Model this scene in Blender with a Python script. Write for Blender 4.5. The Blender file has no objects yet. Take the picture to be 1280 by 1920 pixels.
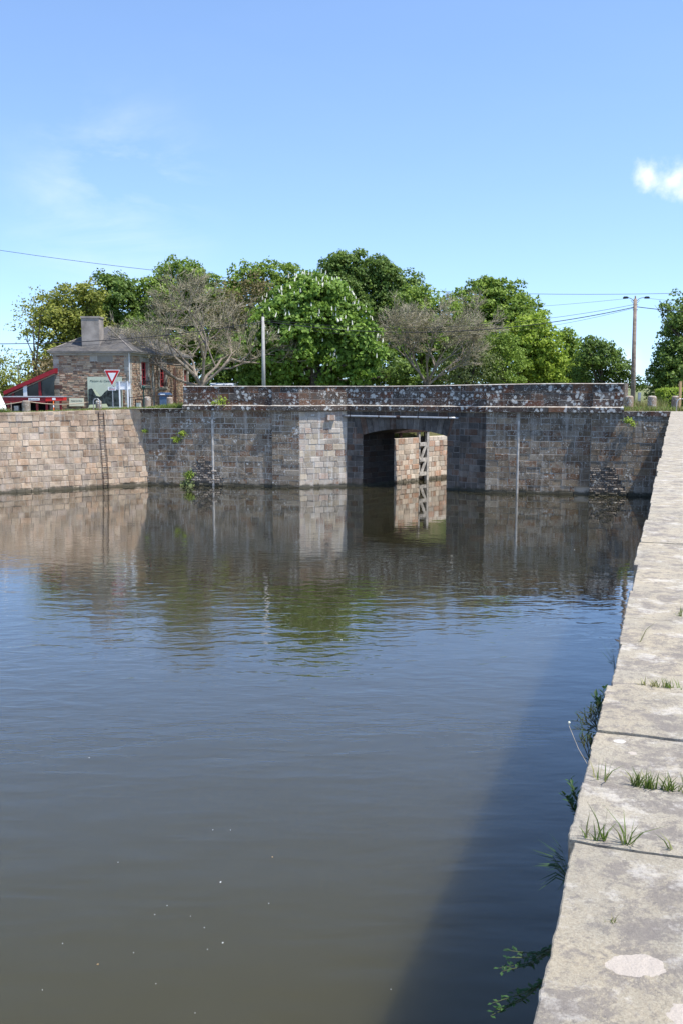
import bpy, bmesh, math, random
import numpy as np
from mathutils import Vector, Matrix
from mathutils.geometry import delaunay_2d_cdt
R = math.radians
random.seed(7)
SC = bpy.context.scene
COL = SC.collection

# ------------------------------------------------------------------ camera
F = 1800.0; PITCH = R(7.53); CZ = 6.7
cam_d = bpy.data.cameras.new("camera"); cam = bpy.data.objects.new("camera", cam_d); COL.objects.link(cam)
cam.location = (0, 0, CZ); cam.rotation_euler = (R(90) - PITCH, 0, 0)
cam_d.sensor_fit = 'VERTICAL'; cam_d.sensor_height = 36; cam_d.lens = F / 1920 * 36
cam_d.clip_start = .05; cam_d.clip_end = 6000
SC.camera = cam

# ------------------------------------------------------------------ sky and sun
SUN_AZ, SUN_EL = 117, 65          # azimuth clockwise from +Y
w = bpy.data.worlds.new("World"); SC.world = w; w.use_nodes = True
nt = w.node_tree; N = nt.nodes; L = nt.links
bg = N["Background"]; bg.inputs[1].default_value = 0.15
sky = N.new("ShaderNodeTexSky"); sky.sky_type = 'NISHITA'; sky.sun_disc = False
sky.sun_elevation = R(SUN_EL); sky.sun_rotation = R(SUN_AZ)
sky.altitude = 50; sky.air_density = 1.0; sky.dust_density = 0.3; sky.ozone_density = 2.1
tc = N.new("ShaderNodeTexCoord")
up_ = N.new("ShaderNodeVectorMath"); up_.operation = 'ADD'; L.new(tc.outputs["Generated"], up_.inputs[0]); up_.inputs[1].default_value = (0, 0, .09)
un_ = N.new("ShaderNodeVectorMath"); un_.operation = 'NORMALIZE'; L.new(up_.outputs[0], un_.inputs[0]); L.new(un_.outputs[0], sky.inputs["Vector"])
def wmath(op, a, b=None, clamp=False):
    m = N.new("ShaderNodeMath"); m.operation = op; m.use_clamp = clamp
    for i, v in enumerate((a, b)):
        if v is None: continue
        if isinstance(v, (int, float)): m.inputs[i].default_value = v
        else: L.new(v, m.inputs[i])
    return m.outputs[0]
def ray(px, py):
    x, y = (px - 640) / F, -(py - 960) / F
    c, s = math.cos(PITCH), math.sin(PITCH)
    return Vector((x, c + y * s, y * c - s)).normalized()
def puff(px, py, rad, soft):
    d = ray(px, py)
    v = N.new("ShaderNodeVectorMath"); v.operation = 'DISTANCE'
    L.new(warp.outputs[0], v.inputs[0]); v.inputs[1].default_value = d
    mr = N.new("ShaderNodeMapRange"); mr.interpolation_type = 'SMOOTHSTEP'
    mr.inputs[1].default_value = rad; mr.inputs[2].default_value = rad * (1 - soft)
    L.new(v.outputs["Value"], mr.inputs[0]); return mr.outputs[0]
nz = N.new("ShaderNodeTexNoise"); nz.inputs["Scale"].default_value = 26; nz.inputs["Detail"].default_value = 7; nz.inputs["Roughness"].default_value = .6
L.new(tc.outputs["Generated"], nz.inputs["Vector"])
sub = N.new("ShaderNodeVectorMath"); sub.operation = 'MULTIPLY_ADD'
L.new(nz.outputs["Color"], sub.inputs[0]); sub.inputs[1].default_value = (.05,) * 3; L.new(tc.outputs["Generated"], sub.inputs[2])
warp = N.new("ShaderNodeVectorMath"); warp.operation = 'SUBTRACT'; L.new(sub.outputs[0], warp.inputs[0]); warp.inputs[1].default_value = (.025,) * 3
c1 = puff(1214, 332, .019, .95); c2 = puff(1262, 328, .022, .95); c3 = puff(1298, 345, .022, .95); c4 = puff(1170, 690, .03, .95)
c = wmath('MAXIMUM', c1, c2); c = wmath('MAXIMUM', c, c3); c = wmath('MAXIMUM', c, wmath('MULTIPLY', c4, .5))
# thin cirrus
mp = N.new("ShaderNodeMapping"); mp.inputs["Scale"].default_value = (3, 3, 9); mp.inputs["Rotation"].default_value = (.2, .1, .3)
L.new(tc.outputs["Generated"], mp.inputs[0])
n2 = N.new("ShaderNodeTexNoise"); n2.inputs["Scale"].default_value = 1.6; n2.inputs["Detail"].default_value = 8; n2.inputs["Roughness"].default_value = .58
n2.inputs["Distortion"].default_value = .6
L.new(mp.outputs[0], n2.inputs["Vector"])
mr = N.new("ShaderNodeMapRange"); mr.inputs[1].default_value = .42; mr.inputs[2].default_value = .8; mr.inputs[4].default_value = .26
L.new(n2.outputs["Fac"], mr.inputs[0])
ci = wmath('MULTIPLY', puff(220, 372, .13, .98), 1.9)
ci2 = wmath('MULTIPLY', mr.outputs[0], wmath('ADD', ci, .04))
c = wmath('ADD', wmath('MULTIPLY', c, .66), ci2, True)
mx = N.new("ShaderNodeMixRGB"); L.new(c, mx.inputs[0]); tn = N.new("ShaderNodeMixRGB"); tn.blend_type = 'MULTIPLY'; tn.inputs[0].default_value = 1; L.new(sky.outputs[0], tn.inputs[1]); tn.inputs[2].default_value = (.95, 1.0, 1.08, 1); L.new(tn.outputs[0], mx.inputs[1]); mx.inputs[2].default_value = (5.6, 5.7, 5.9, 1)
L.new(mx.outputs[0], bg.inputs[0])
sd = bpy.data.lights.new("sun", 'SUN'); sd.energy = 4.3; sd.angle = R(.55); sd.color = (1, .95, .87)
so = bpy.data.objects.new("sun", sd); COL.objects.link(so)
SUNV = Vector((math.sin(R(SUN_AZ)) * math.cos(R(SUN_EL)), math.cos(R(SUN_AZ)) * math.cos(R(SUN_EL)), math.sin(R(SUN_EL))))
so.rotation_euler = SUNV.to_track_quat('Z', 'Y').to_euler(); so.location = (30, -20, 60)
vs = SC.view_settings; vs.view_transform = 'Standard'; vs.look = 'None'; vs.exposure = 0.72; vs.gamma = 1
SC.render.engine = 'CYCLES'; SC.cycles.max_bounces = 6; SC.cycles.diffuse_bounces = 3; SC.cycles.glossy_bounces = 3
SC.cycles.transmission_bounces = 4; SC.cycles.transparent_max_bounces = 6

# ------------------------------------------------------------------ pixel -> world
def Wz(px, py, Z):
    d = ray(px, py); t = (Z - CZ) / d.z; return Vector((d.x * t, d.y * t, Z))
def at(px, py, Y):
    d = ray(px, py); t = Y / d.y; return Vector((d.x * t, Y, CZ + d.z * t))

# ------------------------------------------------------------------ materials
def newmat(name):
    m = bpy.data.materials.new(name); m.use_nodes = True
    return m, m.node_tree.nodes, m.node_tree.links, m.node_tree.nodes["Principled BSDF"]
def node(N, t, **kw):
    n = N.new(t)
    for k, v in kw.items(): setattr(n, k, v)
    return n
def ramp(N, stops, interp='LINEAR'):
    r = N.new("ShaderNodeValToRGB"); cr = r.color_ramp; cr.interpolation = interp
    while len(cr.elements) < len(stops): cr.elements.new(.5)
    for e, (p, c) in zip(cr.elements, stops):
        e.position = p; e.color = (*c, 1) if len(c) == 3 else c
    return r
def noise(N, L, vec, scale, detail=4, rough=.55, dist=0):
    n = N.new("ShaderNodeTexNoise"); n.inputs["Scale"].default_value = scale; n.inputs["Detail"].default_value = detail
    n.inputs["Roughness"].default_value = rough; n.inputs["Distortion"].default_value = dist
    if vec is not None: L.new(vec, n.inputs["Vector"])
    return n.outputs["Fac"]
def mapr(N, L, v, a, b, c=0, d=1):
    m = N.new("ShaderNodeMapRange"); L.new(v, m.inputs[0])
    for i, q in enumerate((a, b, c, d)): m.inputs[i + 1].default_value = q
    return m.outputs[0]
def mix(N, L, f, a, b, mode='MIX'):
    m = N.new("ShaderNodeMixRGB"); m.blend_type = mode
    for i, q in enumerate((f, a, b)):
        if isinstance(q, (int, float)): m.inputs[i].default_value = q
        elif isinstance(q, tuple): m.inputs[i].default_value = (*q, 1)
        else: L.new(q, m.inputs[i])
    return m.outputs[0]
def mul(N, L, a, b):
    m = N.new("ShaderNodeMath"); m.operation = 'MULTIPLY'
    for i, q in enumerate((a, b)):
        if isinstance(q, (int, float)): m.inputs[i].default_value = q
        else: L.new(q, m.inputs[i])
    return m.outputs[0]
def scaled(N, L, vec, sc, rot=(0, 0, 0)):
    m = N.new("ShaderNodeMapping"); m.inputs["Scale"].default_value = sc; m.inputs["Rotation"].default_value = rot; L.new(vec, m.inputs[0]); return m.outputs[0]

def simple(name, col, rough=.7, metal=0, var=.12, scale=3, bump=0, spec=.3):
    m, N, L, b = newmat(name)
    g = N.new("ShaderNodeNewGeometry"); n = noise(N, L, g.outputs["Position"], scale, 5)
    c2 = tuple(max(0, c * (1 - 2.2 * var)) for c in col); c1 = tuple(min(1, c * (1 + var)) for c in col)
    r = ramp(N, [(.3, c2), (.65, c1)]); L.new(n, r.inputs[0]); L.new(r.outputs[0], b.inputs["Base Color"])
    b.inputs["Roughness"].default_value = rough; b.inputs["Metallic"].default_value = metal
    b.inputs["Specular IOR Level"].default_value = spec
    if bump:
        bp = N.new("ShaderNodeBump"); bp.inputs["Distance"].default_value = bump; bp.inputs["Strength"].default_value = .6
        L.new(noise(N, L, g.outputs["Position"], scale * 8, 4), bp.inputs["Height"]); L.new(bp.outputs[0], b.inputs["Normal"])
    return m

def stone_mat(name, palette, mortar, lichen=0, lichen_scale=5, streak=0, stain=.5, bump=.012, topwhite=0, waterline=True, streakcol=(.55, .52, .47)):
    """palette picked by the random value each stone carries in the red channel of the 'stone' attribute; blue flags mortar"""
    m, N, L, b = newmat(name)
    a = node(N, "ShaderNodeAttribute", attribute_name="stone"); sp = N.new("ShaderNodeSeparateColor"); L.new(a.outputs["Color"], sp.inputs[0])
    g = N.new("ShaderNodeNewGeometry"); P = g.outputs["Position"]
    k = len(palette); r = ramp(N, [((i + .0) / k, c) for i, c in enumerate(palette)], 'LINEAR')
    av = N.new("ShaderNodeMath"); av.operation = 'MULTIPLY_ADD'; L.new(noise(N, L, P, 3.5, 6, .7), av.inputs[0]); av.inputs[1].default_value = .5; L.new(sp.outputs[0], av.inputs[2])
    aw = N.new("ShaderNodeMath"); aw.operation = 'SUBTRACT'; L.new(av.outputs[0], aw.inputs[0]); aw.inputs[1].default_value = .25; L.new(aw.outputs[0], r.inputs[0])
    col = r.outputs[0]
    # brightness of each stone, grain and blotches
    v = N.new("ShaderNodeHueSaturation"); L.new(col, v.inputs["Color"]); L.new(mapr(N, L, sp.outputs[1], 0, 1, .74, 1.24), v.inputs["Value"]); col = v.outputs[0]
    col = mix(N, L, .55, col, mix(N, L, mapr(N, L, noise(N, L, P, 26, 6, .7), .35, .65), (.5, .5, .5), (1.25, 1.22, 1.18)), 'MULTIPLY')
    blot = mapr(N, L, noise(N, L, P, 1.1, 6, .62), .42, .66)
    col = mix(N, L, mul(N, L, blot, stain), col, (.42, .37, .33), 'MULTIPLY')
    if streak:
        s = mapr(N, L, noise(N, L, scaled(N, L, P, (3.2, 3.2, .22)), 1.6, 5, .6), .53, .68)
        col = mix(N, L, mul(N, L, s, streak), col, streakcol)
        s2 = mapr(N, L, noise(N, L, scaled(N, L, P, (2.3, 2.3, .16)), 1.3, 4, .6), .55, .7)
        col = mix(N, L, mul(N, L, s2, .55 * min(1, streak * 1.6)), col, (.4, .36, .33), 'MULTIPLY')
    col = mix(N, L, mapr(N, L, sp.outputs[2], .4, .6), col, mortar)
    if lichen:
        vo = node(N, "ShaderNodeTexVoronoi"); vo.inputs["Scale"].default_value = lichen_scale; vo.inputs["Randomness"].default_value = 1
        wv = N.new("ShaderNodeVectorMath"); wv.operation = 'MULTIPLY_ADD'; nn = N.new("ShaderNodeTexNoise"); nn.inputs["Scale"].default_value = 9; nn.inputs["Detail"].default_value = 4
        L.new(P, nn.inputs["Vector"]); L.new(nn.outputs["Color"], wv.inputs[0]); wv.inputs[1].default_value = (.16,) * 3; L.new(P, wv.inputs[2]); L.new(wv.outputs[0], vo.inputs["Vector"])
        blob = mapr(N, L, vo.outputs["Distance"], .44, .36)
        pres = mapr(N, L, noise(N, L, P, .85, 5, .7), .60 - .13 * lichen, .63 - .13 * lichen)
        lf = mul(N, L, blob, pres)
        fine = mapr(N, L, noise(N, L, P, 13, 5, .7), .57, .60); pres2 = mapr(N, L, noise(N, L, P, 2.7, 3), .42, .55)
        mxx = N.new("ShaderNodeMath"); mxx.operation = 'MAXIMUM'; L.new(lf, mxx.inputs[0]); L.new(mul(N, L, fine, pres2), mxx.inputs[1])
        col = mix(N, L, mul(N, L, mxx.outputs[0], .88), col, mix(N, L, noise(N, L, P, 30, 3), (.42, .42, .39), (.62, .61, .56)))
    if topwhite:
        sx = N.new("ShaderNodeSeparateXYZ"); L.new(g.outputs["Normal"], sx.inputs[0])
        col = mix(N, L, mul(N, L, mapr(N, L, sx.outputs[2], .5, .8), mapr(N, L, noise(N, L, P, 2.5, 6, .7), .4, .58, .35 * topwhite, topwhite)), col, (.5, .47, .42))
    if waterline:
        sz = N.new("ShaderNodeSeparateXYZ"); L.new(P, sz.inputs[0])
        ad = N.new("ShaderNodeMath"); ad.operation = 'MULTIPLY_ADD'; L.new(noise(N, L, P, 2.5, 4), ad.inputs[0]); ad.inputs[1].default_value = -.5; L.new(sz.outputs[2], ad.inputs[2])
        col = mix(N, L, mapr(N, L, ad.outputs[0], .02, -.13, 0, .85), col, (.05, .05, .035))
    L.new(col, b.inputs["Base Color"]); b.inputs["Roughness"].default_value = .92; b.inputs["Specular IOR Level"].default_value = .15
    bp = N.new("ShaderNodeBump"); bp.inputs["Distance"].default_value = bump; bp.inputs["Strength"].default_value = 1
    L.new(noise(N, L, P, 12, 7, .7), bp.inputs["Height"]); L.new(bp.outputs[0], b.inputs["Normal"])
    return m

GREY = (.235, .20, .155); GREYL = (.30, .265, .21); BRN = (.20, .11, .06); OCH = (.29, .225, .15); DG = (.155, .132, .105); WARM = (.245, .19, .13)
M = {}
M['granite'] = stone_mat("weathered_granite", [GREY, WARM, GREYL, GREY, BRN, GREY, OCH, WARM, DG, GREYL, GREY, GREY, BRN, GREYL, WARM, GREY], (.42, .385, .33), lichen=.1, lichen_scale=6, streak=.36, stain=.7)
M['granite_pale'] = stone_mat("sun_lightened_granite", [(.42, .38, .33), (.46, .40, .33), (.5, .46, .40), (.38, .25, .18), (.43, .39, .35), (.5, .43, .33)], (.5, .46, .4), lichen=.1, streak=.75, stain=.35, streakcol=(.6, .58, .54))  # bridge granite made paler, sunlight on the left splay put into its colour
M['arch'] = stone_mat("shade_darkened_granite", [(.13, .12, .11), (.10, .095, .09), (.15, .13, .11), (.12, .075, .055), (.16, .15, .135), (.09, .085, .08)], (.19, .18, .165), lichen=.0, streak=.14, stain=.7)  # bridge granite darkened, shade of arch bay and right splay put into its colour
M['shade_stone'] = stone_mat("shade_painted_stone", [(.028, .027, .026), (.04, .037, .034), (.034, .026, .022)], (.06, .057, .053), streak=.0, stain=.5)  # shade under the deck and in the gate recess painted as near-black stone
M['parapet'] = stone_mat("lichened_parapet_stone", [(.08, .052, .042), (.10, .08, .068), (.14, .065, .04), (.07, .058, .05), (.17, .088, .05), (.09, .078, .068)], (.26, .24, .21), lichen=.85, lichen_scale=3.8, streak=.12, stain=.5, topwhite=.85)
M['orange'] = stone_mat("warm_quay_stone", [(.50, .385, .28), (.52, .42, .31), (.46, .33, .225), (.54, .45, .34), (.48, .37, .28), (.42, .29, .195), (.5, .41, .31), (.38, .31, .26), (.53, .44, .34), (.48, .36, .265)], (.33, .28, .22), lichen=.0, streak=.3, stain=.75)
M['lock'] = stone_mat("pale_lock_stone", [(.62, .54, .44), (.66, .57, .47), (.6, .49, .39), (.5, .3, .2), (.64, .55, .46), (.68, .61, .51), (.62, .51, .4)], (.45, .4, .33), lichen=0, streak=.5, stain=.3)
M['rubble'] = stone_mat("rough_rubble", [(.23, .2, .165), (.29, .25, .21), (.19, .165, .145), (.32, .28, .24)], (.11, .095, .08), lichen=.05, streak=.1, stain=.6, bump=.03)
M['houserub'] = stone_mat("house_rubble", [(.40, .27, .18), (.32, .18, .12), (.46, .35, .25), (.36, .27, .2), (.27, .14, .095), (.48, .38, .28), (.42, .33, .26), (.2, .13, .1)], (.3, .245, .185), stain=.25, waterline=False)
M['quoin'] = stone_mat("grey_dressed_stone", [(.34, .32, .29), (.38, .36, .33), (.32, .29, .25)], (.4, .37, .32), stain=.3, waterline=False)
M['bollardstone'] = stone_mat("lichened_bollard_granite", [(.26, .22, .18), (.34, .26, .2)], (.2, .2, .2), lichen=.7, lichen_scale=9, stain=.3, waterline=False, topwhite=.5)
M['slab'] = simple("concrete_dark", (.16, .15, .14), .9, bump=.01)
M['iron'] = simple("rusty_iron", (.055, .035, .03), .7, .3, .3, 9)
M['greymetal'] = simple("galvanised_metal", (.42, .43, .44), .45, .6, .1, 6)
M['whitepaint'] = simple("white_paint", (.72, .73, .74), .5, 0, .04, 4)
M['redpaint'] = simple("red_paint", (.42, .015, .02), .45, 0, .1, 4)
M['brightred'] = simple("bright_red_cloth", (.5, .02, .018), .7, 0, .05, 4)
M['maroon'] = simple("maroon_paint", (.2, .015, .02), .5, 0, .12, 4)
M['winred'] = simple("window_red_paint", (.45, .05, .06), .5, 0, .1, 4)
M['darkroom'] = simple("dark_interior", (.012, .012, .012), .9)
M['slate'] = None
M['asphalt'] = simple("worn_asphalt", (.3, .29, .28), .95, 0, .1, 1.2, .004)
M['woodpole'] = simple("weathered_wood", (.26, .2, .16), .9, 0, .2, 5, .006)
M['freshwood'] = simple("pale_timber", (.5, .33, .17), .8, 0, .1, 5)
M['timberwhite'] = simple("silvered_gate_timber", (.45, .42, .38), .85, 0, .2, 5, .006)
M['concretepole'] = simple("concrete_pole", (.36, .35, .33), .9, 0, .08, 4)
M['black'] = simple("black_plastic", (.02, .02, .022), .5, 0, .1, 4)
M['greenlamp'] = simple("dark_green_iron", (.01, .045, .035), .4, 0, .1, 4)
M['bluebin'] = simple("blue_plastic", (.08, .14, .24), .6, 0, .1, 4)
M['cream'] = simple("cream_board", (.66, .64, .5), .7, 0, .04, 4)
M['panelpale'] = simple("pale_green_print", (.46, .5, .4), .6, 0, .05, 1.5)
M['paneldark'] = simple("dark_landscape_print", (.035, .045, .045), .5, 0, .6, 5)
M['panelwater'] = simple("pale_water_print", (.6, .62, .42), .5, 0, .1, 2)
M['ink'] = simple("dark_ink", (.05, .08, .07), .7)
M['redink'] = simple("red_ink", (.4, .03, .05), .7)
M['carpaint'] = simple("silver_car_paint", (.6, .62, .64), .25, .3, .03, 4)
M['rubber'] = simple("tyre_rubber", (.02, .02, .02), .9)
M['rope'] = simple("weathered_rope", (.4, .33, .24), .9, 0, .15, 20)
M['chim'] = simple("rendered_chimney", (.30, .265, .235), .95, 0, .16, 1.6, .01)
M['canvas'] = simple("white_canvas", (.78, .78, .76), .8, 0, .03, 2)
m, N_, L_, b_ = newmat("window_glass"); b_.inputs["Base Color"].default_value = (.02, .025, .03, 1); b_.inputs["Roughness"].default_value = .08; M['glass'] = m

def slate():
    m, N, L, b = newmat("slate_tiles")
    g = N.new("ShaderNodeTexCoord"); br = N.new("ShaderNodeTexBrick"); L.new(g.outputs["UV"], br.inputs["Vector"])
    br.inputs["Scale"].default_value = 1; br.inputs["Brick Width"].default_value = .22; br.inputs["Row Height"].default_value = .14; br.inputs["Mortar Size"].default_value = .008
    br.inputs["Color1"].default_value = (.05, .047, .048, 1); br.inputs["Color2"].default_value = (.095, .09, .088, 1); br.inputs["Mortar"].default_value = (.04, .04, .04, 1)
    ge = N.new("ShaderNodeNewGeometry")
    col = mix(N, L, mapr(N, L, noise(N, L, ge.outputs["Position"], 1.3, 5), .45, .7, 0, .5), br.outputs["Color"], (.16, .14, .11))
    L.new(col, b.inputs["Base Color"]); b.inputs["Roughness"].default_value = .75
    bp = N.new("ShaderNodeBump"); bp.inputs["Distance"].default_value = .01; L.new(br.outputs["Fac"], bp.inputs["Height"]); bp.invert = True; L.new(bp.outputs[0], b.inputs["Normal"])
    return m
M['slate'] = slate()

def coping_mat():
    m, N, L, b = newmat("quay_coping_granite")
    g = N.new("ShaderNodeNewGeometry"); P = g.outputs["Position"]
    a = node(N, "ShaderNodeAttribute", attribute_name="stone"); sp = N.new("ShaderNodeSeparateColor"); L.new(a.outputs["Color"], sp.inputs[0])
    wn = N.new("ShaderNodeTexNoise"); wn.inputs["Scale"].default_value = 28; wn.inputs["Detail"].default_value = 4; L.new(P, wn.inputs["Vector"])
    wv2 = N.new("ShaderNodeVectorMath"); wv2.operation = 'MULTIPLY_ADD'; L.new(wn.outputs["Color"], wv2.inputs[0]); wv2.inputs[1].default_value = (.045,) * 3; 
    ws_ = N.new("ShaderNodeVectorMath"); ws_.operation = 'SUBTRACT'; L.new(P, ws_.inputs[0]); ws_.inputs[1].default_value = (.0225,) * 3; L.new(ws_.outputs[0], wv2.inputs[2])
    base = mix(N, L, sp.outputs[0], (.365, .335, .272), (.41, .378, .312))
    base = mix(N, L, mapr(N, L, noise(N, L, P, 2.2, 5, .6), .35, .65), base, mix(N, L, .5, base, (.52, .44, .31)))
    base = mix(N, L, mapr(N, L, noise(N, L, P, 110, 6, .85), .4, .62, 0, .5), base, (.42, .37, .33), 'MULTIPLY')
    base = mix(N, L, mapr(N, L, noise(N, L, P, 17, 9, .8), .54, .58, 0, .75), base, (.20, .18, .16))
    d = mapr(N, L, noise(N, L, P, 4.6, 12, .8, .2), .495, .56, 0, .78)
    base = mix(N, L, d, base, (.20, .178, .16))
    pale = mapr(N, L, noise(N, L, scaled(N, L, P, (1, 1, 1)), 5, 9, .75), .53, .62, 0, .5)
    base = mix(N, L, pale, base, (.60, .56, .50))
    vo = node(N, "ShaderNodeTexVoronoi"); vo.inputs["Scale"].default_value = 3.1
    wv = N.new("ShaderNodeVectorMath"); wv.operation = 'MULTIPLY_ADD'; nn = N.new("ShaderNodeTexNoise"); nn.inputs["Scale"].default_value = 14; nn.inputs["Detail"].default_value = 5
    L.new(P, nn.inputs["Vector"]); L.new(nn.outputs["Color"], wv.inputs[0]); wv.inputs[1].default_value = (.05,) * 3; L.new(P, wv.inputs[2]); L.new(wv.outputs[0], vo.inputs["Vector"])
    spc = N.new("ShaderNodeSeparateColor"); L.new(vo.outputs["Color"], spc.inputs[0])
    th = N.new("ShaderNodeMath"); th.operation = 'MULTIPLY'; L.new(spc.outputs[0], th.inputs[0]); th.inputs[1].default_value = .09
    sb = N.new("ShaderNodeMath"); sb.operation = 'SUBTRACT'; L.new(th.outputs[0], sb.inputs[0]); L.new(vo.outputs["Distance"], sb.inputs[1])
    lf = mul(N, L, mapr(N, L, sb.outputs[0], -.004, .004, 0, .85), mapr(N, L, noise(N, L, P, 1.2, 2), .45, .5))
    base = mix(N, L, lf, base, (.62, .58, .53))
    for (px, py, rad, ax) in ((1192, 1811, .062, 1.25), (1290, 1905, .05, 1), (1238, 1603, .012, 1), (1185, 1410, .02, 1)):
        c_ = Wz(px, py, 5.15); c_.z = 5.15; sv = N.new("ShaderNodeVectorMath"); sv.operation = 'SUBTRACT'; L.new(wv2.outputs[0], sv.inputs[0]); sv.inputs[1].default_value = c_
        sc_ = N.new("ShaderNodeVectorMath"); sc_.operation = 'MULTIPLY'; L.new(sv.outputs[0], sc_.inputs[0]); sc_.inputs[1].default_value = (1 / ax, ax, 0)
        le = N.new("ShaderNodeVectorMath"); le.operation = 'LENGTH'; L.new(sc_.outputs[0], le.inputs[0])
        base = mix(N, L, mapr(N, L, le.outputs["Value"], rad + .0012, rad - .0012, 0, .9), base, mix(N, L, mapr(N, L, noise(N, L, P, 220, 3), .3, .7), (.46, .40, .34), (.54, .475, .41)))
    L.new(base, b.inputs["Base Color"]); b.inputs["Roughness"].default_value = .95; b.inputs["Specular IOR Level"].default_value = .1
    bp = N.new("ShaderNodeBump"); bp.inputs["Distance"].default_value = .011; bp.inputs["Strength"].default_value = 1
    hh = N.new("ShaderNodeMath"); hh.operation = 'ADD'; L.new(noise(N, L, P, 45, 8, .75), hh.inputs[0]); L.new(mul(N, L, noise(N, L, P, 6, 5, .6), 2.0), hh.inputs[1])
    L.new(hh.outputs[0], bp.inputs["Height"]); L.new(bp.outputs[0], b.inputs["Normal"])
    return m
M['coping'] = coping_mat()
M['lichenpatch'] = simple("pinkish_lichen", (.58, .5, .44), .95, 0, .05, 40, .002)

def leaf_mat(name, cols, trans=.35):
    m, N, L, b = newmat(name)
    a = node(N, "ShaderNodeAttribute", attribute_name="leaf"); sp = N.new("ShaderNodeSeparateColor"); L.new(a.outputs["Color"], sp.inputs[0])
    r = ramp(N, [(i / (len(cols) - 1), c) for i, c in enumerate(cols)]); L.new(sp.outputs[0], r.inputs[0])
    b.inputs["Roughness"].default_value = .55; b.inputs["Specular IOR Level"].default_value = .25
    L.new(r.outputs[0], b.inputs["Base Color"])
    t = N.new("ShaderNodeBsdfTranslucent"); L.new(mix(N, L, .35, r.outputs[0], (.16, .24, .02)), t.inputs[0])
    ms = N.new("ShaderNodeMixShader"); ms.inputs[0].default_value = trans
    out = [n for n in N if n.type == 'OUTPUT_MATERIAL'][0]
    L.new(b.outputs[0], ms.inputs[1]); L.new(t.outputs[0], ms.inputs[2]); L.new(ms.outputs[0], out.inputs[0])
    return m
M['leaf_dark'] = leaf_mat("dark_leaves", [(0.067, 0.112, 0.027), (0.128, 0.202, 0.043), (0.220, 0.314, 0.069)])
M['leaf_mid'] = leaf_mat("green_leaves", [(0.116, 0.179, 0.030), (0.207, 0.302, 0.050), (0.317, 0.426, 0.075)])
M['leaf_lime'] = leaf_mat("lime_leaves", [(0.195, 0.269, 0.037), (0.317, 0.426, 0.056), (0.451, 0.560, 0.088)], .45)
M['leaf_yellow'] = leaf_mat("yellowish_leaves", [(.14, .16, .03), (.25, .27, .05), (.38, .39, .09)], .4)
M['leaf_brown'] = leaf_mat("bronze_leaves", [(.13, .1, .05), (.2, .155, .075), (.28, .23, .11)], .3)
M['leaf_chest'] = leaf_mat("chestnut_leaves", [(.10, .175, .032), (.185, .305, .052), (.30, .44, .09)], .4)
M['leaf_greygreen'] = leaf_mat("grey_green_leaves", [(.12, .15, .06), (.19, .23, .09), (.27, .32, .13)], .3)
M['leaf_bud'] = leaf_mat("opening_buds", [(.20, .19, .10), (.28, .26, .14), (.36, .34, .2)], .3)
M['blossom'] = simple("cream_blossom", (.75, .72, .6), .8, 0, .08, 3)
M['bark'] = simple("grey_bark", (.24, .2, .16), .95, 0, .2, 4, .02)
M['barktwig'] = simple("pale_twig_bark", (.31, .27, .2), .95, 0, .2, 1)
M['barkdark'] = simple("dark_bark", (.09, .075, .06), .95, 0, .2, 4, .02)
M['grass'] = leaf_mat("grass_blades", [(.10, .15, .03), (.16, .23, .04), (.36, .31, .15)], .3)
M['plant'] = leaf_mat("wall_plant_leaves", [(.02, .05, .02), (.03, .08, .025), (.07, .14, .035)], .25)

def ground_mat():
    m, N, L, b = newmat("grassy_ground")
    g = N.new("ShaderNodeNewGeometry"); P = g.outputs["Position"]
    r = ramp(N, [(.3, (.07, .10, .025)), (.5, (.13, .15, .045)), (.68, (.26, .22, .12))]); L.new(noise(N, L, P, .8, 8, .65), r.inputs[0])
    L.new(r.outputs[0], b.inputs["Base Color"]); b.inputs["Roughness"].default_value = .95
    bp = N.new("ShaderNodeBump"); bp.inputs["Distance"].default_value = .06; L.new(noise(N, L, P, 12, 6, .7), bp.inputs["Height"]); L.new(bp.outputs[0], b.inputs["Normal"])
    return m
M['ground'] = ground_mat()

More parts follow.
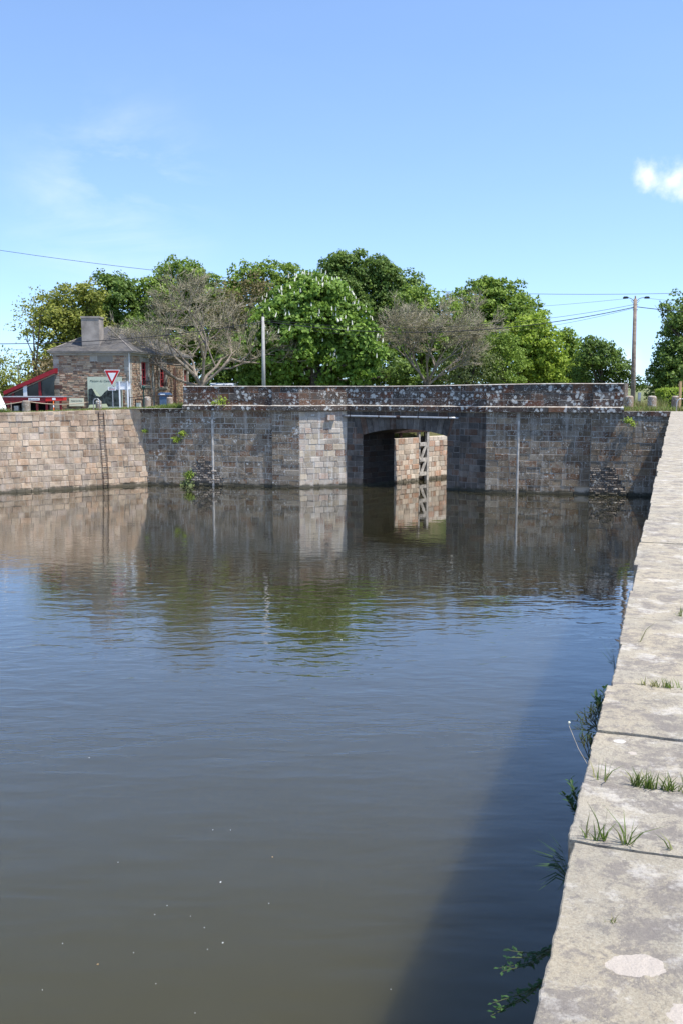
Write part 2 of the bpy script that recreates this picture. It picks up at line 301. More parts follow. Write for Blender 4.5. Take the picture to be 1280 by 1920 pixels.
def water_mat():
    m, N, L, b = newmat("canal_water")
    g = N.new("ShaderNodeNewGeometry"); P = g.outputs["Position"]
    b.inputs["Base Color"].default_value = (.047, .043, .022, 1); b.inputs["Roughness"].default_value = .6; b.inputs["Specular IOR Level"].default_value = 0
    b.subsurface_method = 'BURLEY'; b.inputs["Subsurface Weight"].default_value = 1.0; b.inputs["Subsurface Radius"].default_value = (1, 1, 1); b.inputs["Subsurface Scale"].default_value = 2.0
    sx = N.new("ShaderNodeSeparateXYZ"); L.new(P, sx.inputs[0])
    big = noise(N, L, scaled(N, L, P, (1, 1.9, 1), (0, 0, .2)), .6, 3, .5)
    med = noise(N, L, scaled(N, L, P, (1, 2.3, 1), (0, 0, -.12)), 1.1, 2, .5, .6)
    fine = noise(N, L, scaled(N, L, P, (1, 2.4, 1), (0, 0, .12)), 3.6, 2, .5, .3)
    near = mapr(N, L, sx.outputs[1], 14, 21, .04, 1); far = mapr(N, L, sx.outputs[1], 34, 54, 1, .22)
    left = mapr(N, L, sx.outputs[0], 3, -10, .25, 1.25)
    patch = mul(N, L, mul(N, L, mul(N, L, near, far), left), mapr(N, L, noise(N, L, P, .1, 3), .35, .62, .35, 1.1))
    def m3(h, k, q): return mul(N, L, mul(N, L, h, k), q)
    s1 = m3(big, .013, mapr(N, L, sx.outputs[1], 26, 50, 1, .15))
    s2 = m3(med, .0155, mapr(N, L, sx.outputs[1], 12, 22, .12, 1)); s2 = mul(N, L, s2, mapr(N, L, sx.outputs[1], 26, 50, 1, .10))
    s2 = mul(N, L, s2, mapr(N, L, noise(N, L, P, .16, 3), .38, .62, .35, 1.15))
    sw = m3(noise(N, L, scaled(N, L, P, (.45, 1.7, 1), (0, 0, -.1)), 1.15, 2, .45, .3), .011, mul(N, L, mapr(N, L, sx.outputs[1], 15, 27, 1, 0), mapr(N, L, noise(N, L, P, .22, 2), .4, .6, .5, 1.2)))
    aw_ = N.new("ShaderNodeMath"); L.new(s1, aw_.inputs[0]); L.new(sw, aw_.inputs[1]); s1 = aw_.outputs[0]
    s3 = m3(fine, .0028, patch)
    s2 = mul(N, L, s2, mapr(N, L, sx.outputs[0], -2, 8, 1, .6))
    a1 = N.new("ShaderNodeMath"); L.new(s1, a1.inputs[0]); L.new(s2, a1.inputs[1])
    a2 = N.new("ShaderNodeMath"); L.new(a1.outputs[0], a2.inputs[0]); L.new(s3, a2.inputs[1])
    bp = N.new("ShaderNodeBump"); bp.inputs["Distance"].default_value = 1; bp.inputs["Strength"].default_value = 1
    L.new(a2.outputs[0], bp.inputs["Height"])
    gl = N.new("ShaderNodeBsdfGlossy"); gl.inputs["Roughness"].default_value = .012; L.new(bp.outputs[0], gl.inputs["Normal"])
    lw = N.new("ShaderNodeLayerWeight"); lw.inputs["Blend"].default_value = .5; L.new(bp.outputs[0], lw.inputs["Normal"])
    pw = N.new("ShaderNodeMath"); pw.operation = 'POWER'; L.new(lw.outputs["Facing"], pw.inputs[0]); pw.inputs[1].default_value = 3.9
    fc = mapr(N, L, pw.outputs[0], 0, .53, .008, .80)
    ms = N.new("ShaderNodeMixShader"); L.new(fc, ms.inputs[0]); L.new(b.outputs[0], ms.inputs[1]); L.new(gl.outputs[0], ms.inputs[2])
    out = [n for n in N if n.type == 'OUTPUT_MATERIAL'][0]; L.new(ms.outputs[0], out.inputs[0])
    return m
M['water'] = water_mat()

# ------------------------------------------------------------------ object helpers
def tag(o, label=None, cat=None, group=None, kind=None):
    if label: o['label'] = label
    if cat: o['category'] = cat
    if group: o['group'] = group
    if kind: o['kind'] = kind
    return o
def thing(name, label, cat, loc=(0, 0, 0), group=None, rz=0):
    o = bpy.data.objects.new(name, None); COL.objects.link(o); o.location = loc; o.rotation_euler = (0, 0, rz)
    o.empty_display_size = .2
    return tag(o, label, cat, group)
def dup(o, loc, rz=None, label=None, scale=None):
    def cp(s, par):
        c = s.copy(); COL.objects.link(c)
        if par: c.parent = par
        for k in list(s.children): cp(k, c)
        return c
    c = cp(o, None); c.location = loc
    if rz is not None: c.rotation_euler = (0, 0, rz)
    if scale: c.scale = scale if isinstance(scale, tuple) else (scale,) * 3
    if label: c['label'] = label
    return c

class MB:
    def __init__(s): s.v = []; s.f = []; s.c = []; s.uv = None
    def quad(s, pts, col=(.5, .5, 0)):
        i = len(s.v); s.v += [tuple(p) for p in pts]; s.c += [col] * len(pts); s.f.append(tuple(range(i, i + len(pts))))
    def box(s, a, b, col=(.5, .5, 0), M_=None):
        x0, y0, z0 = a; x1, y1, z1 = b
        p = [Vector(q) for q in ((x0, y0, z0), (x1, y0, z0), (x1, y1, z0), (x0, y1, z0), (x0, y0, z1), (x1, y0, z1), (x1, y1, z1), (x0, y1, z1))]
        if M_ is not None: p = [M_ @ q for q in p]
        i = len(s.v); s.v += [tuple(q) for q in p]; s.c += [col] * 8
        for f in ((3, 2, 1, 0), (4, 5, 6, 7), (0, 1, 5, 4), (1, 2, 6, 5), (2, 3, 7, 6), (3, 0, 4, 7)): s.f.append(tuple(i + k for k in f))
    def prism(s, poly, z0, z1, col=(.5, .5, 0)):
        """poly = list of (x,y) or (x,y,z0,z1), counter-clockwise"""
        n = len(poly); i = len(s.v)
        for p in poly: s.v.append((p[0], p[1], p[2] if len(p) > 2 else z0))
        for p in poly: s.v.append((p[0], p[1], p[3] if len(p) > 2 else z1))
        s.c += [col] * (2 * n)
        s.f.append(tuple(i + k for k in reversed(range(n)))); s.f.append(tuple(i + n + k for k in range(n)))
        for k in range(n): s.f.append((i + k, i + (k + 1) % n, i + n + (k + 1) % n, i + n + k))
    def tube(s, pts, rad, n=6, cap=True, col=(.5, .5, 0)):
        pts = [Vector(p) for p in pts]; rad = rad if isinstance(rad, (list, tuple)) else [rad] * len(pts); base = len(s.v)
        up = None
        for k, p in enumerate(pts):
            d = (pts[min(k + 1, len(pts) - 1)] - pts[max(k - 1, 0)])
            if d.length < 1e-9: d = Vector((0, 0, 1))
            d.normalize()
            if up is None: up = Vector((1, 0, 0)) if abs(d.x) < .9 else Vector((0, 1, 0))
            a = d.cross(up).normalized(); b = d.cross(a).normalized(); up = -d.cross(a).cross(d) if False else up
            for j in range(n):
                t = 2 * math.pi * j / n; q = p + (a * math.cos(t) + b * math.sin(t)) * rad[k]; s.v.append(tuple(q)); s.c.append(col)
        for k in range(len(pts) - 1):
            for j in range(n):
                s.f.append((base + k * n + j, base + k * n + (j + 1) % n, base + (k + 1) * n + (j + 1) % n, base + (k + 1) * n + j))
        if cap:
            s.f.append(tuple(base + j for j in reversed(range(n)))); e = base + (len(pts) - 1) * n; s.f.append(tuple(e + j for j in range(n)))
    def lathe(s, prof, n=24, c=(0, 0), col=(.5, .5, 0)):
        base = len(s.v)
        for (r, z) in prof:
            for j in range(n):
                t = 2 * math.pi * j / n; s.v.append((c[0] + r * math.cos(t), c[1] + r * math.sin(t), z)); s.c.append(col)
        for k in range(len(prof) - 1):
            for j in range(n):
                s.f.append((base + k * n + j, base + k * n + (j + 1) % n, base + (k + 1) * n + (j + 1) % n, base + (k + 1) * n + j))
        s.f.append(tuple(base + j for j in reversed(range(n)))); e = base + (len(prof) - 1) * n; s.f.append(tuple(e + j for j in range(n)))
    def build(s, name, mat, parent=None, attr="stone", smooth=False, off=None, fix=True):
        me = bpy.data.meshes.new(name)
        v = s.v if off is None else [(a[0] - off[0], a[1] - off[1], a[2] - off[2]) for a in s.v]
        me.from_pydata(v, [], s.f)
        if attr:
            at_ = me.attributes.new(attr, 'FLOAT_COLOR', 'POINT'); at_.data.foreach_set("color", np.array([(*c, 1) for c in s.c], dtype=np.float32).ravel())
        if fix:
            bm = bmesh.new(); bm.from_mesh(me); bmesh.ops.recalc_face_normals(bm, faces=bm.faces); bm.to_mesh(me); bm.free()
        me.materials.append(M[mat] if isinstance(mat, str) else mat)
        if smooth: me.polygons.foreach_set("use_smooth", [True] * len(me.polygons))
        me.update()
        o = bpy.data.objects.new(name, me); COL.objects.link(o)
        if parent: o.parent = parent
        return o

def V2(p): return Vector((p[0], p[1]))
rs = random.Random(11)
def masonry(mb, A, B, z0, z1, courses=.37, wr=(.5, 1.0), batter=0, blocked=None, thick=.7, jit=.018, gap=.017, ztop=None, back=True, cham=.018, outward=None, proud=.0):
    """coursed blocks on the vertical (or battered) plane from A to B (plan points); outward normal lies to the right of A->B.
       ztop: optional top height at B, so the top line can slope"""
    A = V2(A); B = V2(B); u = (B - A); Ln = u.length; u.normalize(); n = Vector((u.y, -u.x))
    zt = lambda s_: z1 + ((ztop if ztop is not None else z1) - z1) * (s_ / Ln)
    def P(s_, z, d):
        q = A + u * s_ + n * (d + proud - batter * (z - z0)); return (q.x, q.y, z)
    hs = []; z = z0
    zm = max(z1, ztop or z1)
    while z < zm - .05:
        h = courses * rs.uniform(.88, 1.12)
        if zm - (z + h) < courses * .5: h = zm - z
        hs.append((z, z + h)); z += h
    for (za, zb) in hs:
        bl = sorted(blocked((za + zb) / 2)) if blocked else []
        spans = []; s_ = 0
        for (b0, b1) in bl:
            if b1 <= 0 or b0 >= Ln: continue
            if b0 > s_: spans.append((s_, b0))
            s_ = max(s_, b1)
        if s_ < Ln: spans.append((s_, Ln))
        for (sa, sb) in spans:
            x = sa; first = True
            while x < sb - .02:
                wd = rs.uniform(*wr) * (rs.uniform(.5, 1) if first else 1); first = False
                if sb - (x + wd) < wr[0] * .6: wd = sb - x
                col = (rs.random(), rs.random(), 0)
                e = gap / 2; d = rs.uniform(-jit, jit); x0, x1, y0 = x + e, x + wd - e, za + e
                y1a, y1b = min(zb, zt(x0)) - e, min(zb, zt(x1)) - e
                if y1a - y0 > .03:
                    c = min(cham, (x1 - x0) / 4, (y1a - y0) / 4)
                    j = lambda: rs.uniform(-.6, .6) * c
                    o = [(x0 + j(), y0 + j()), (x1 + j(), y0 + j()), (x1 + j(), y1b + j()), (x0 + j(), y1a + j())]
                    i_ = [(x0 + c, y0 + c), (x1 - c, y0 + c), (x1 - c, y1b - c), (x0 + c, y1a - c)]
                    O = [P(a, b, d - .035) for a, b in o]; I = [P(a + j(), b + j(), d) for a, b in i_]
                    mb.quad(I, col)
                    for k in range(4): mb.quad([O[k], O[(k + 1) % 4], I[(k + 1) % 4], I[k]], col)
                x += wd
            if back:
                mc = (.5, .5, 1); q0, q1 = za, min(zb, max(zt(sa), zt(sb)))
                mb.quad([P(sa, q0, -.022), P(sb, q0, -.022), P(sb, min(zb, zt(sb)), -.022), P(sa, min(zb, zt(sa)), -.022)], mc)
    if thick:
        mc = (.5, .5, 1)
        if not blocked:
            a, b, c_, d_ = P(0, z0, -.03), P(Ln, z0, -.03), P(Ln, zt(Ln), -.03), P(0, zt(0), -.03)
            off = Vector((-n.x, -n.y, 0)) * thick
            e, f, g_, h_ = [tuple(Vector(q) + off) for q in (a, b, c_, d_)]
            mb.quad([e, f, g_, h_], mc); mb.quad([d_, c_, g_, h_], mc); mb.quad([a, d_, h_, e], mc); mb.quad([b, c_, g_, f], mc)
    return u, n, Ln, P

# ------------------------------------------------------------------ plan
Zq = 5.15
def foot(px, py): p = Wz(px, py, 0); return Vector((p.x, p.y))
P0 = foot(280, 909); P2l = foot(563, 914.2)
dirA = (P2l - P0).normalized(); nA = Vector((dirA.y, -dirA.x))
def onA(px):            # point of line A seen at image column px
    k = (px - 640) / F
    # camera depth of a point at z=0: zc = Y cos p - (0-CZ)... ; use iteration on the height-free plan
    c, s = math.cos(PITCH), math.sin(PITCH)
    # x = k*(Y*c + CZ*s) for z=0 (drop CZ)
    t = (P0.x - k * (P0.y * c + CZ * s)) / (k * dirA.y * c - dirA.x); return P0 + dirA * t
P1 = onA(512)
P3 = foot(650, 911.6); P4 = foot(859, 919.7); P5 = foot(908, 923.7)
qe0 = Wz(990, 1920, Zq); qd = Vector((math.sin(math.atan(.346)), math.cos(math.atan(.346))))
def quay(Y, off=0):     # point of the right quay's edge
    t = (Y - qe0.y) / qd.y; p = Vector((qe0.x, qe0.y)) + qd * t; return p + Vector((qd.y, -qd.x)) * off
dirD = Vector((.982, -.19)).normalized()
tq = None
def inter(p, d, q, e):
    den = d.x * e.y - d.y * e.x; t = ((q.x - p.x) * e.y - (q.y - p.y) * e.x) / den; return p + d * t
Q1 = inter(P5, dirD, Vector((qe0.x, qe0.y)), qd)
def onLine(p, d, px, z=0):
    k = (px - 640) / F; c, s = math.cos(PITCH), math.sin(PITCH); h = CZ - z
    t = (p.x - k * (p.y * c + h * s)) / (k * d.y * c - d.x); return p + d * t
P6 = onLine(P5, dirD, 1103); P7 = onLine(P5, dirD, 1168, 6)
LW1 = foot(0, 925); dirL = (P0 - LW1).normalized(); LW2 = P0 - dirL * 30; LW3 = LW2 + Vector((-18, -30)); LW4 = LW3 + Vector((-4, -70))
# ---- lock
L0 = foot(667, 914.2); lu = (foot(834, 895.7) - foot(737.5, 906.5)).normalized()
L0 = inter(L0, lu, P3, (P4 - P3).normalized()); R0 = onLine(P3, (P4 - P3).normalized(), 836)
DECK = 3.15

# ------------------------------------------------------------------ water
mb = MB(); mb.quad([(-90, -60, 0), (90, -60, 0), (90, 130, 0), (-90, 130, 0)])
o = mb.build("canal_water", 'water', attr=None, fix=False); tag(o, "still olive canal water reflecting sky trees and bridge", "water", kind='structure')

# ------------------------------------------------------------------ ground
def lockcoord(x, y):
    d = Vector((x, y)) - (L0 + R0) / 2; return d.dot(lu), d.x * lu.y - d.y * lu.x
def sm(a, b, x):
    t = min(1, max(0, (x - a) / (b - a))); return t * t * (3 - 2 * t)
def gz(x, y):
    z = 5.1
    if x < -13: z -= min(.36, .034 * (-13 - x))
    z -= .25 * sm(75, 110, y)
    rear = (Vector((x, y)) - P3).dot(Vector((-nA.x, -nA.y)))      # distance behind the bridge face
    t, p = lockcoord(x, y)
    if rear > 2.9:
        w_ = sm(10.5, 6.0, abs(p)) * sm(2.9, 3.3, rear) * sm(70, 60, t)
        z = z * (1 - w_) + 3.02 * w_
    return z
nr = Vector((qd.y, -qd.x))
def offp(p, n, d): return (p.x + n.x * d, p.y + n.y * d)
lwn = Vector((-dirL.y, dirL.x))   # away from the water
hole = [offp(quay(-60), nr, .5), offp(Q1, nr, .5 ), offp(P5, Vector((.3, 1)), .45), offp(R0, Vector((.3, 1)), .5),
        offp(R0, Vector((lu.y, -lu.x)), .35), offp(R0 + lu * 62, Vector((lu.y, -lu.x)), .35), offp(L0 + lu * 62, Vector((-lu.y, lu.x)), .35), offp(L0, Vector((-lu.y, lu.x)), .35),
        offp(P2l, -nA, .5), offp(P0, Vector((-.7, 1)), .6), offp(LW2, lwn, .75), offp(LW3, Vector((-1, .5)), .5), offp(LW4, Vector((-1, 0)), .5)]
hole[1] = (Q1.x + .75, Q1.y + .45)
def inpoly(x, y, poly):
    r = False; j = len(poly) - 1
    for i in range(len(poly)):
        xi, yi = poly[i]; xj, yj = poly[j]
        if (yi > y) != (yj > y) and x < (xj - xi) * (y - yi) / (yj - yi) + xi: r = not r
        j = i
    return r
pts = [Vector(p) for p in hole]; nh = len(pts); edges = [(i, (i + 1) % nh) for i in range(nh)]
def distpoly(x, y):
    m_ = 1e9
    for i in range(nh):
        a = Vector(hole[i]); b = Vector(hole[(i + 1) % nh]); ab = b - a; t = max(0, min(1, (Vector((x, y)) - a).dot(ab) / ab.length_squared)); m_ = min(m_, ((a + ab * t) - Vector((x, y))).length)
    return m_
rg = random.Random(3)
def addg(x0, x1, y0, y1, st, excl=None):
    x = x0
    while x <= x1:
        y = y0
        while y <= y1:
            if not (excl and excl[0] < x < excl[1] and excl[2] < y < excl[3]):
                q = (x + rg.uniform(-.1, .1) * st, y + rg.uniform(-.1, .1) * st)
                if not inpoly(*q, hole) and distpoly(*q) > .25 * st: pts.append(Vector(q))
            y += st
        x += st
addg(-10, 34, 60, 84, .7)
addg(-70, 70, -55, 150, 4, (-10, 34, 60, 84))
addg(-3000, 3000, -3000, 3000, 500)
r_ = delaunay_2d_cdt(pts, edges, [], 0, 1e-5)
gv, gf = r_[0], r_[2]
mb = MB(); mb.v = [(p.x, p.y, gz(p.x, p.y)) for p in gv]; mb.c = [(0, 0, 0)] * len(mb.v)
for f in gf:
    cx = sum(gv[i].x for i in f) / 3; cy = sum(gv[i].y for i in f) / 3
    if not inpoly(cx, cy, hole): mb.f.append(tuple(f))
o = mb.build("ground", 'ground', attr=None, smooth=False); tag(o, "grassy ground around the canal basin", "ground", kind='structure')
mb = MB(); mb.quad([(-3000, -3000, -1.2), (3000, -3000, -1.2), (3000, 3000, -1.2), (-3000, 3000, -1.2)])
tag(mb.build("canal_bed", 'slab', attr=None), "muddy canal bed below the water", "canal bed", kind='structure')

def strip(name, path, wid, mat, dz, label, step=1.5):
    pp = []
    for a, b in zip(path, path[1:]):
        a = Vector(a); b = Vector(b); n_ = max(1, int((b - a).length / step))
        for k in range(n_): pp.append(a + (b - a) * k / n_)
    pp.append(Vector(path[-1]))
    mb = MB(); K = 5
    for i, p in enumerate(pp):
        d = (pp[min(i + 1, len(pp) - 1)] - pp[max(0, i - 1)]).normalized(); n = Vector((-d.y, d.x))
        for k in range(K):
            q = p + n * (wid * (k / (K - 1) - .5)); mb.v.append((q.x, q.y, gz(q.x, q.y) + dz)); mb.c.append((0, 0, 0))
    for i in range(len(pp) - 1):
        for k in range(K - 1): mb.f.append((i * K + k, i * K + k + 1, (i + 1) * K + k + 1, (i + 1) * K + k))
    o = mb.build(name, mat, attr=None, fix=True); tag(o, label, "road", kind='structure'); return o
midr = P0 + dirA * 6 - nA * 2.0
strip("road", [(-70, 60), (-35, 64.2), (-22, 65.2), (-15, 66.6), (midr.x - 3, midr.y + .3)], 4.2, 'asphalt', .05, "pale worn asphalt road passing the stone house")
strip("far_road", [(P6.x + 2, P6.y + 2.3), (26, 60), (40, 58), (70, 56)], 3.6, 'asphalt', .05, "asphalt road beyond the bridge")

# ------------------------------------------------------------------ stone bridge
BR = thing("stone_bridge", "old stone bridge with lichened parapet and low arch over the lock", "bridge", (P3.x, P3.y, 0))
def bd(mb, name, mat, par=BR, **k):
    base = par.matrix_world.translation if False else par.location
    return mb.build(name, mat, par, off=(base[0], base[1], base[2]), **k)
grv = .07
def spanblock(*rects):     # rects: (s0,s1,z0,z1)
    return lambda z: [(a, b) for (a, b, c, d) in rects if c <= z < d]
# left abutment face A (P0 -> P1), with stop groove and rubble patch
sg = (onA(400.5) - P0).length; r0 = (onA(352) - P0).length; r1 = (onA(420) - P0).length
AL = (P1 - P0).length
mb = MB()
def rubA(z): return (r0 + max(0, (z - .8) * 1.0), min(r1, sg + 1.0 - z * .8))
EX = 1.4; P0x = P0 - dirA * EX
masonry(mb, P0x, P1, -.6, 5.02, blocked=lambda z: [(sg - grv + EX, sg + grv + EX)] + ([tuple(q + EX for q in rubA(z))] if z < 1.65 else []), thick=0)
bd(mb, "abutment_wall", 'granite')
mb = MB(); q0 = P0 - nA * 0.035
masonry(mb, P0, P1, -.6, 1.65, courses=.15, wr=(.14, .42), jit=.05, gap=.03, thick=0, cham=.03, blocked=lambda z: [(-1, rubA(z)[0] - .03), (rubA(z)[1] + .03, 99)])
masonry_rub = bd(mb, "rubble_patch", 'rubble')
mb = MB(); q = P0 - nA * .3
mb.prism([tuple(P0x - nA * .12), tuple(P0 + dirA * AL - nA * .12), tuple(P0 + dirA * AL - nA * 1.2), tuple(P0x - nA * 1.2)], -.6, 5.0, (.5, .5, 1))
bd(mb, "abutment_core", 'granite')
# pale drip line in the grooves
def groove(px, p, d, zt_):
    g_ = onLine(p, d, px); n_ = Vector((d.y, -d.x)); mb = MB(); a = g_ - d * grv; b = g_ + d * grv
    mb.prism([tuple(a - n_ * .03), tuple(b - n_ * .03), tuple(b + n_ * .0), tuple(g_ + d * .0 + n_ * .02), tuple(a)], -.6, zt_, (.9, .9, 1))
    bd(mb, "mortar_strip", M['stripmortar'])
M['stripmortar'] = simple("pale_mortar", (.5, .46, .4), .9, 0, .2, 3)
groove(400.5, P0, dirA, 4.45)
# pier B (P1 -> P2), slightly proud
PB = .19
B1 = P1 + nA * PB; B2 = P2l + nA * PB
mb = MB(); masonry(mb, B1, B2, -.6, 5.02, thick=0)
masonry(mb, P1, B1, -.6, 5.02, thick=0, wr=(.2, .3))
bd(mb, "pier_face", 'granite')
# face C lit
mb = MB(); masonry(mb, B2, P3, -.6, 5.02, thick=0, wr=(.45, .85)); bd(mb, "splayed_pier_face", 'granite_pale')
mb = MB(); bw = [B1 - nA * .04, B2 - nA * .05, P3 - nA * .05 - dirA * .02, P3 - nA * 1.0, P1 - nA * 1.0]
mb.prism([tuple(p) for p in bw], -.6, 5.0, (.5, .5, 1)); bd(mb, "pier_core", 'granite')
# corbel
cdir = (P3 - B2).normalized(); cn = Vector((cdir.y, -cdir.x)); cs = B2 + cdir * ((onLine(B2, cdir, 612, 4.5) - B2).length); ce = onLine(B2, cdir, 627, 4.5)
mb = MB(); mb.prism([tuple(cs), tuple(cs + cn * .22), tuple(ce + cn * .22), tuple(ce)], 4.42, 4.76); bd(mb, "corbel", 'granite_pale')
# arch wall
da = (P4 - P3).normalized(); na = Vector((da.y, -da.x)); AWL = (P4 - P3).length
AS0 = (L0 - P3).length + .0; AS1 = (R0 - P3).length
zsp, zcr = 3.45, 3.88
hw = (AS1 - AS0) / 2; rise = zcr - zsp; RAD = (hw * hw + rise * rise) / (2 * rise); am = (AS0 + AS1) / 2
def intr(s_): return zcr - RAD + math.sqrt(max(0, RAD * RAD - (s_ - am) ** 2))
AT = 4.62    # extrados line
def ablock(z):
    if z < zsp - .0: return [(AS0, AS1)]
    if z < AT: return [(AS0 - .32 - (z - zsp) * .42, AS1 + .12 + (z - zsp) * .3)]
    return []
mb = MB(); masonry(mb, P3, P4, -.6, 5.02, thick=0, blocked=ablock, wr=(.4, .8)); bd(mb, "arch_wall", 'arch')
# voussoirs
mb = MB(); nv = 15
for k in range(nv + 2):
    t0 = (k - 1) / nv; t1 = k / nv
    a0 = AS0 + (AS1 - AS0) * max(0, t0) ; a1 = AS0 + (AS1 - AS0) * min(1, t1)
    lean = .30
    def top(t): return am + (AS0 + (AS1 - AS0) * t - am) * 1.09
    if k == 0: pl = [(AS0 - .30, zsp - .02), (AS0, zsp - .02), (top(0), AT), (AS0 - .62, AT)]
    elif k == nv + 1: pl = [(AS1, zsp - .02), (AS1 + .12, zsp - .02), (AS1 + .46, AT), (top(1), AT)]
    else:
        e = .012
        pl = [(a0 + e, intr(a0)), (a1 - e, intr(a1)), (top(t1) - e, AT), (top(t0) + e, AT)]
    dd = rs.uniform(-.01, .012); col = (rs.random(), rs.random(), 0)
    fr = [(P3 + da * s_ + na * dd).to_3d() + Vector((0, 0, z)) for s_, z in pl]; bk = [(P3 + da * s_ - na * .3).to_3d() + Vector((0, 0, z)) for s_, z in pl]
    mb.quad(fr, col)
    for j in range(4): mb.quad([fr[j], fr[(j + 1) % 4], bk[(j + 1) % 4], bk[j]], col)
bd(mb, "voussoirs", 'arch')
# body of the arch: near backing, vault, far face, deck
mb = MB(); K = 28; mc = (.5, .5, 1); lx = lu.to_3d() * DECK
SS = [0] + [AS0 + (AS1 - AS0) * k / K for k in range(K + 1)] + [AWL]
def apt(s_, z, d=0): return (P3 + da * s_ + na * d).to_3d() + Vector((0, 0, z))
for a, b in zip(SS, SS[1:]):
    ins = a >= AS0 - 1e-6 and b <= AS1 + 1e-6
    za, zb = (intr(a) + .005, intr(b) + .005) if ins else (-.6, -.6)
    mb.quad([apt(a, za, -.03), apt(b, zb, -.03), apt(b, 5.0, -.03), apt(a, 5.0, -.03)], mc)
    if ins:
        A_, B_ = apt(a, za, -.03), apt(b, zb, -.03)
        mb.quad([A_, B_, B_ + lx, A_ + lx], (.1, .3, 0))
    mb.quad([apt(a, za, 0) + lx, apt(b, zb, 0) + lx, apt(b, 5.2, 0) + lx, apt(a, 5.2, 0) + lx], mc)
    mb.quad([apt(a, 5.0, 0), apt(b, 5.0, 0), apt(b, 5.2, 0) + lx, apt(a, 5.2, 0) + lx], mc)
mb.quad([apt(AS1, -.6), apt(AS1, zsp), apt(AS1, zsp) + lx, apt(AS1, -.6) + lx], mc)
bd(mb, "vault", 'shade_stone')
# splay P4 -> P5, face D, pilaster
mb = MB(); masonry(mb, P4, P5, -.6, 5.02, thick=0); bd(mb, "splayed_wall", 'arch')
sgD = (onLine(P5, dirD, 968) - P5).length; DL = (P6 - P5).length
nD = Vector((dirD.y, -dirD.x)); DQ = (Q1 - P6).length
dr0 = (onLine(P5, dirD, 1073) - P5).length
mb = MB(); masonry(mb, P5, P6, -.6, 5.02, thick=0, blocked=lambda z: [(sgD - grv, sgD + grv)] + ([(dr0 + z * .25, 99)] if z < .35 else [])); bd(mb, "abutment_wall", 'granite')
groove(968.5, P5, dirD, 4.5)
P6b = P6 + nD * PB
P7b = P7 + nD * PB
mb = MB(); Q1b = Q1 + nD * PB
masonry(mb, P6b, Q1b, -.6, 5.08, thick=0, blocked=lambda z: [(-.1, 2.3 - z * .55)] if z < 1.8 else []); masonry(mb, P6, P6b, -.6, 5.02, thick=0, wr=(.2, .3))
bd(mb, "wing_wall", 'granite')
mb = MB(); masonry(mb, P6b, P6b + dirD * 3, -.6, 1.8, courses=.13, wr=(.12, .4), jit=.05, gap=.03, thick=0, cham=.03, blocked=lambda z: [(2.3 - z * .55, 99)])
bd(mb, "rubble_patch", 'rubble')
mb = MB(); cr = [P4 - na * .04, P5 - nD * .04, P6 - nD * .12, P6b - nD * .14, Q1b - nD * .14 + dirD * .6, Q1 - nD * 1.2 + dirD * .6, P5 - nD * 1.2, P4 - na * 1.2]
mb.prism([tuple(p) for p in cr], -.6, 4.98, (.5, .5, 1)); bd(mb, "abutment_core", 'granite')

# cornice and parapet along the whole face
def offset_poly(pl, d):
    out = []
    for i, p in enumerate(pl):
        ns = []
        if i > 0: e = (p - pl[i - 1]).normalized(); ns.append(Vector((e.y, -e.x)))
        if i < len(pl) - 1: e = (pl[i + 1] - p).normalized(); ns.append(Vector((e.y, -e.x)))
        n_ = sum(ns, Vector((0, 0))); n_.normalize(); k = 1 / max(.5, n_.dot(ns[0])); out.append(p + n_ * (d * k))
    return out
SL = onLine(P0, dirA, 344, 5.3)
line = [SL, P1, B1, B2, P3, P4, P5, P6, P6b, P7b]
def ztopf(p): return 6.60 + .17 * sm(2, 14, p.x)
def extr(name, pl, do, di, z0, z1, mat, topf=None, drop=0):
    mb = MB(); o = offset_poly(pl, do); i_ = offset_poly(pl, -di)
    for k in range(len(pl) - 1):
        if (pl[k + 1] - pl[k]).length < .3:
            segs = [(0, 1)]
        else: segs = [(0, 1)]
        ln = (pl[k + 1] - pl[k]).length; n_ = max(1, round(ln / 1.35)); cuts = [0] + sorted(rs.uniform(-.12, .12) / n_ + j / n_ for j in range(1, n_)) + [1]
        for a, b in zip(cuts, cuts[1:]):
            g = .006 / max(ln, .1) if ln > .3 else 0
            a_, b_ = a + (g if a > 0 else 0), b - (g if b < 1 else 0)
            c = (rs.random(), rs.random(), 0)
            q = [o[k].lerp(o[k + 1], a_), o[k].lerp(o[k + 1], b_), i_[k].lerp(i_[k + 1], b_), i_[k].lerp(i_[k + 1], a_)]
            mb.prism([(p.x, p.y, z0, (topf(p) if topf else z1) - (drop if j_ < 2 else 0)) for j_, p in enumerate(q)], z0, z1, c)
    return bd(mb, name, mat)
extr("cornice", line, .22, .12, 5.06, 5.425, 'parapet', drop=.075); extr("cornice_bed", line, -.10, .55, 5.06, 5.39, 'parapet')
extr("bed_course", line, .05, .5, 4.98, 5.06, 'granite')
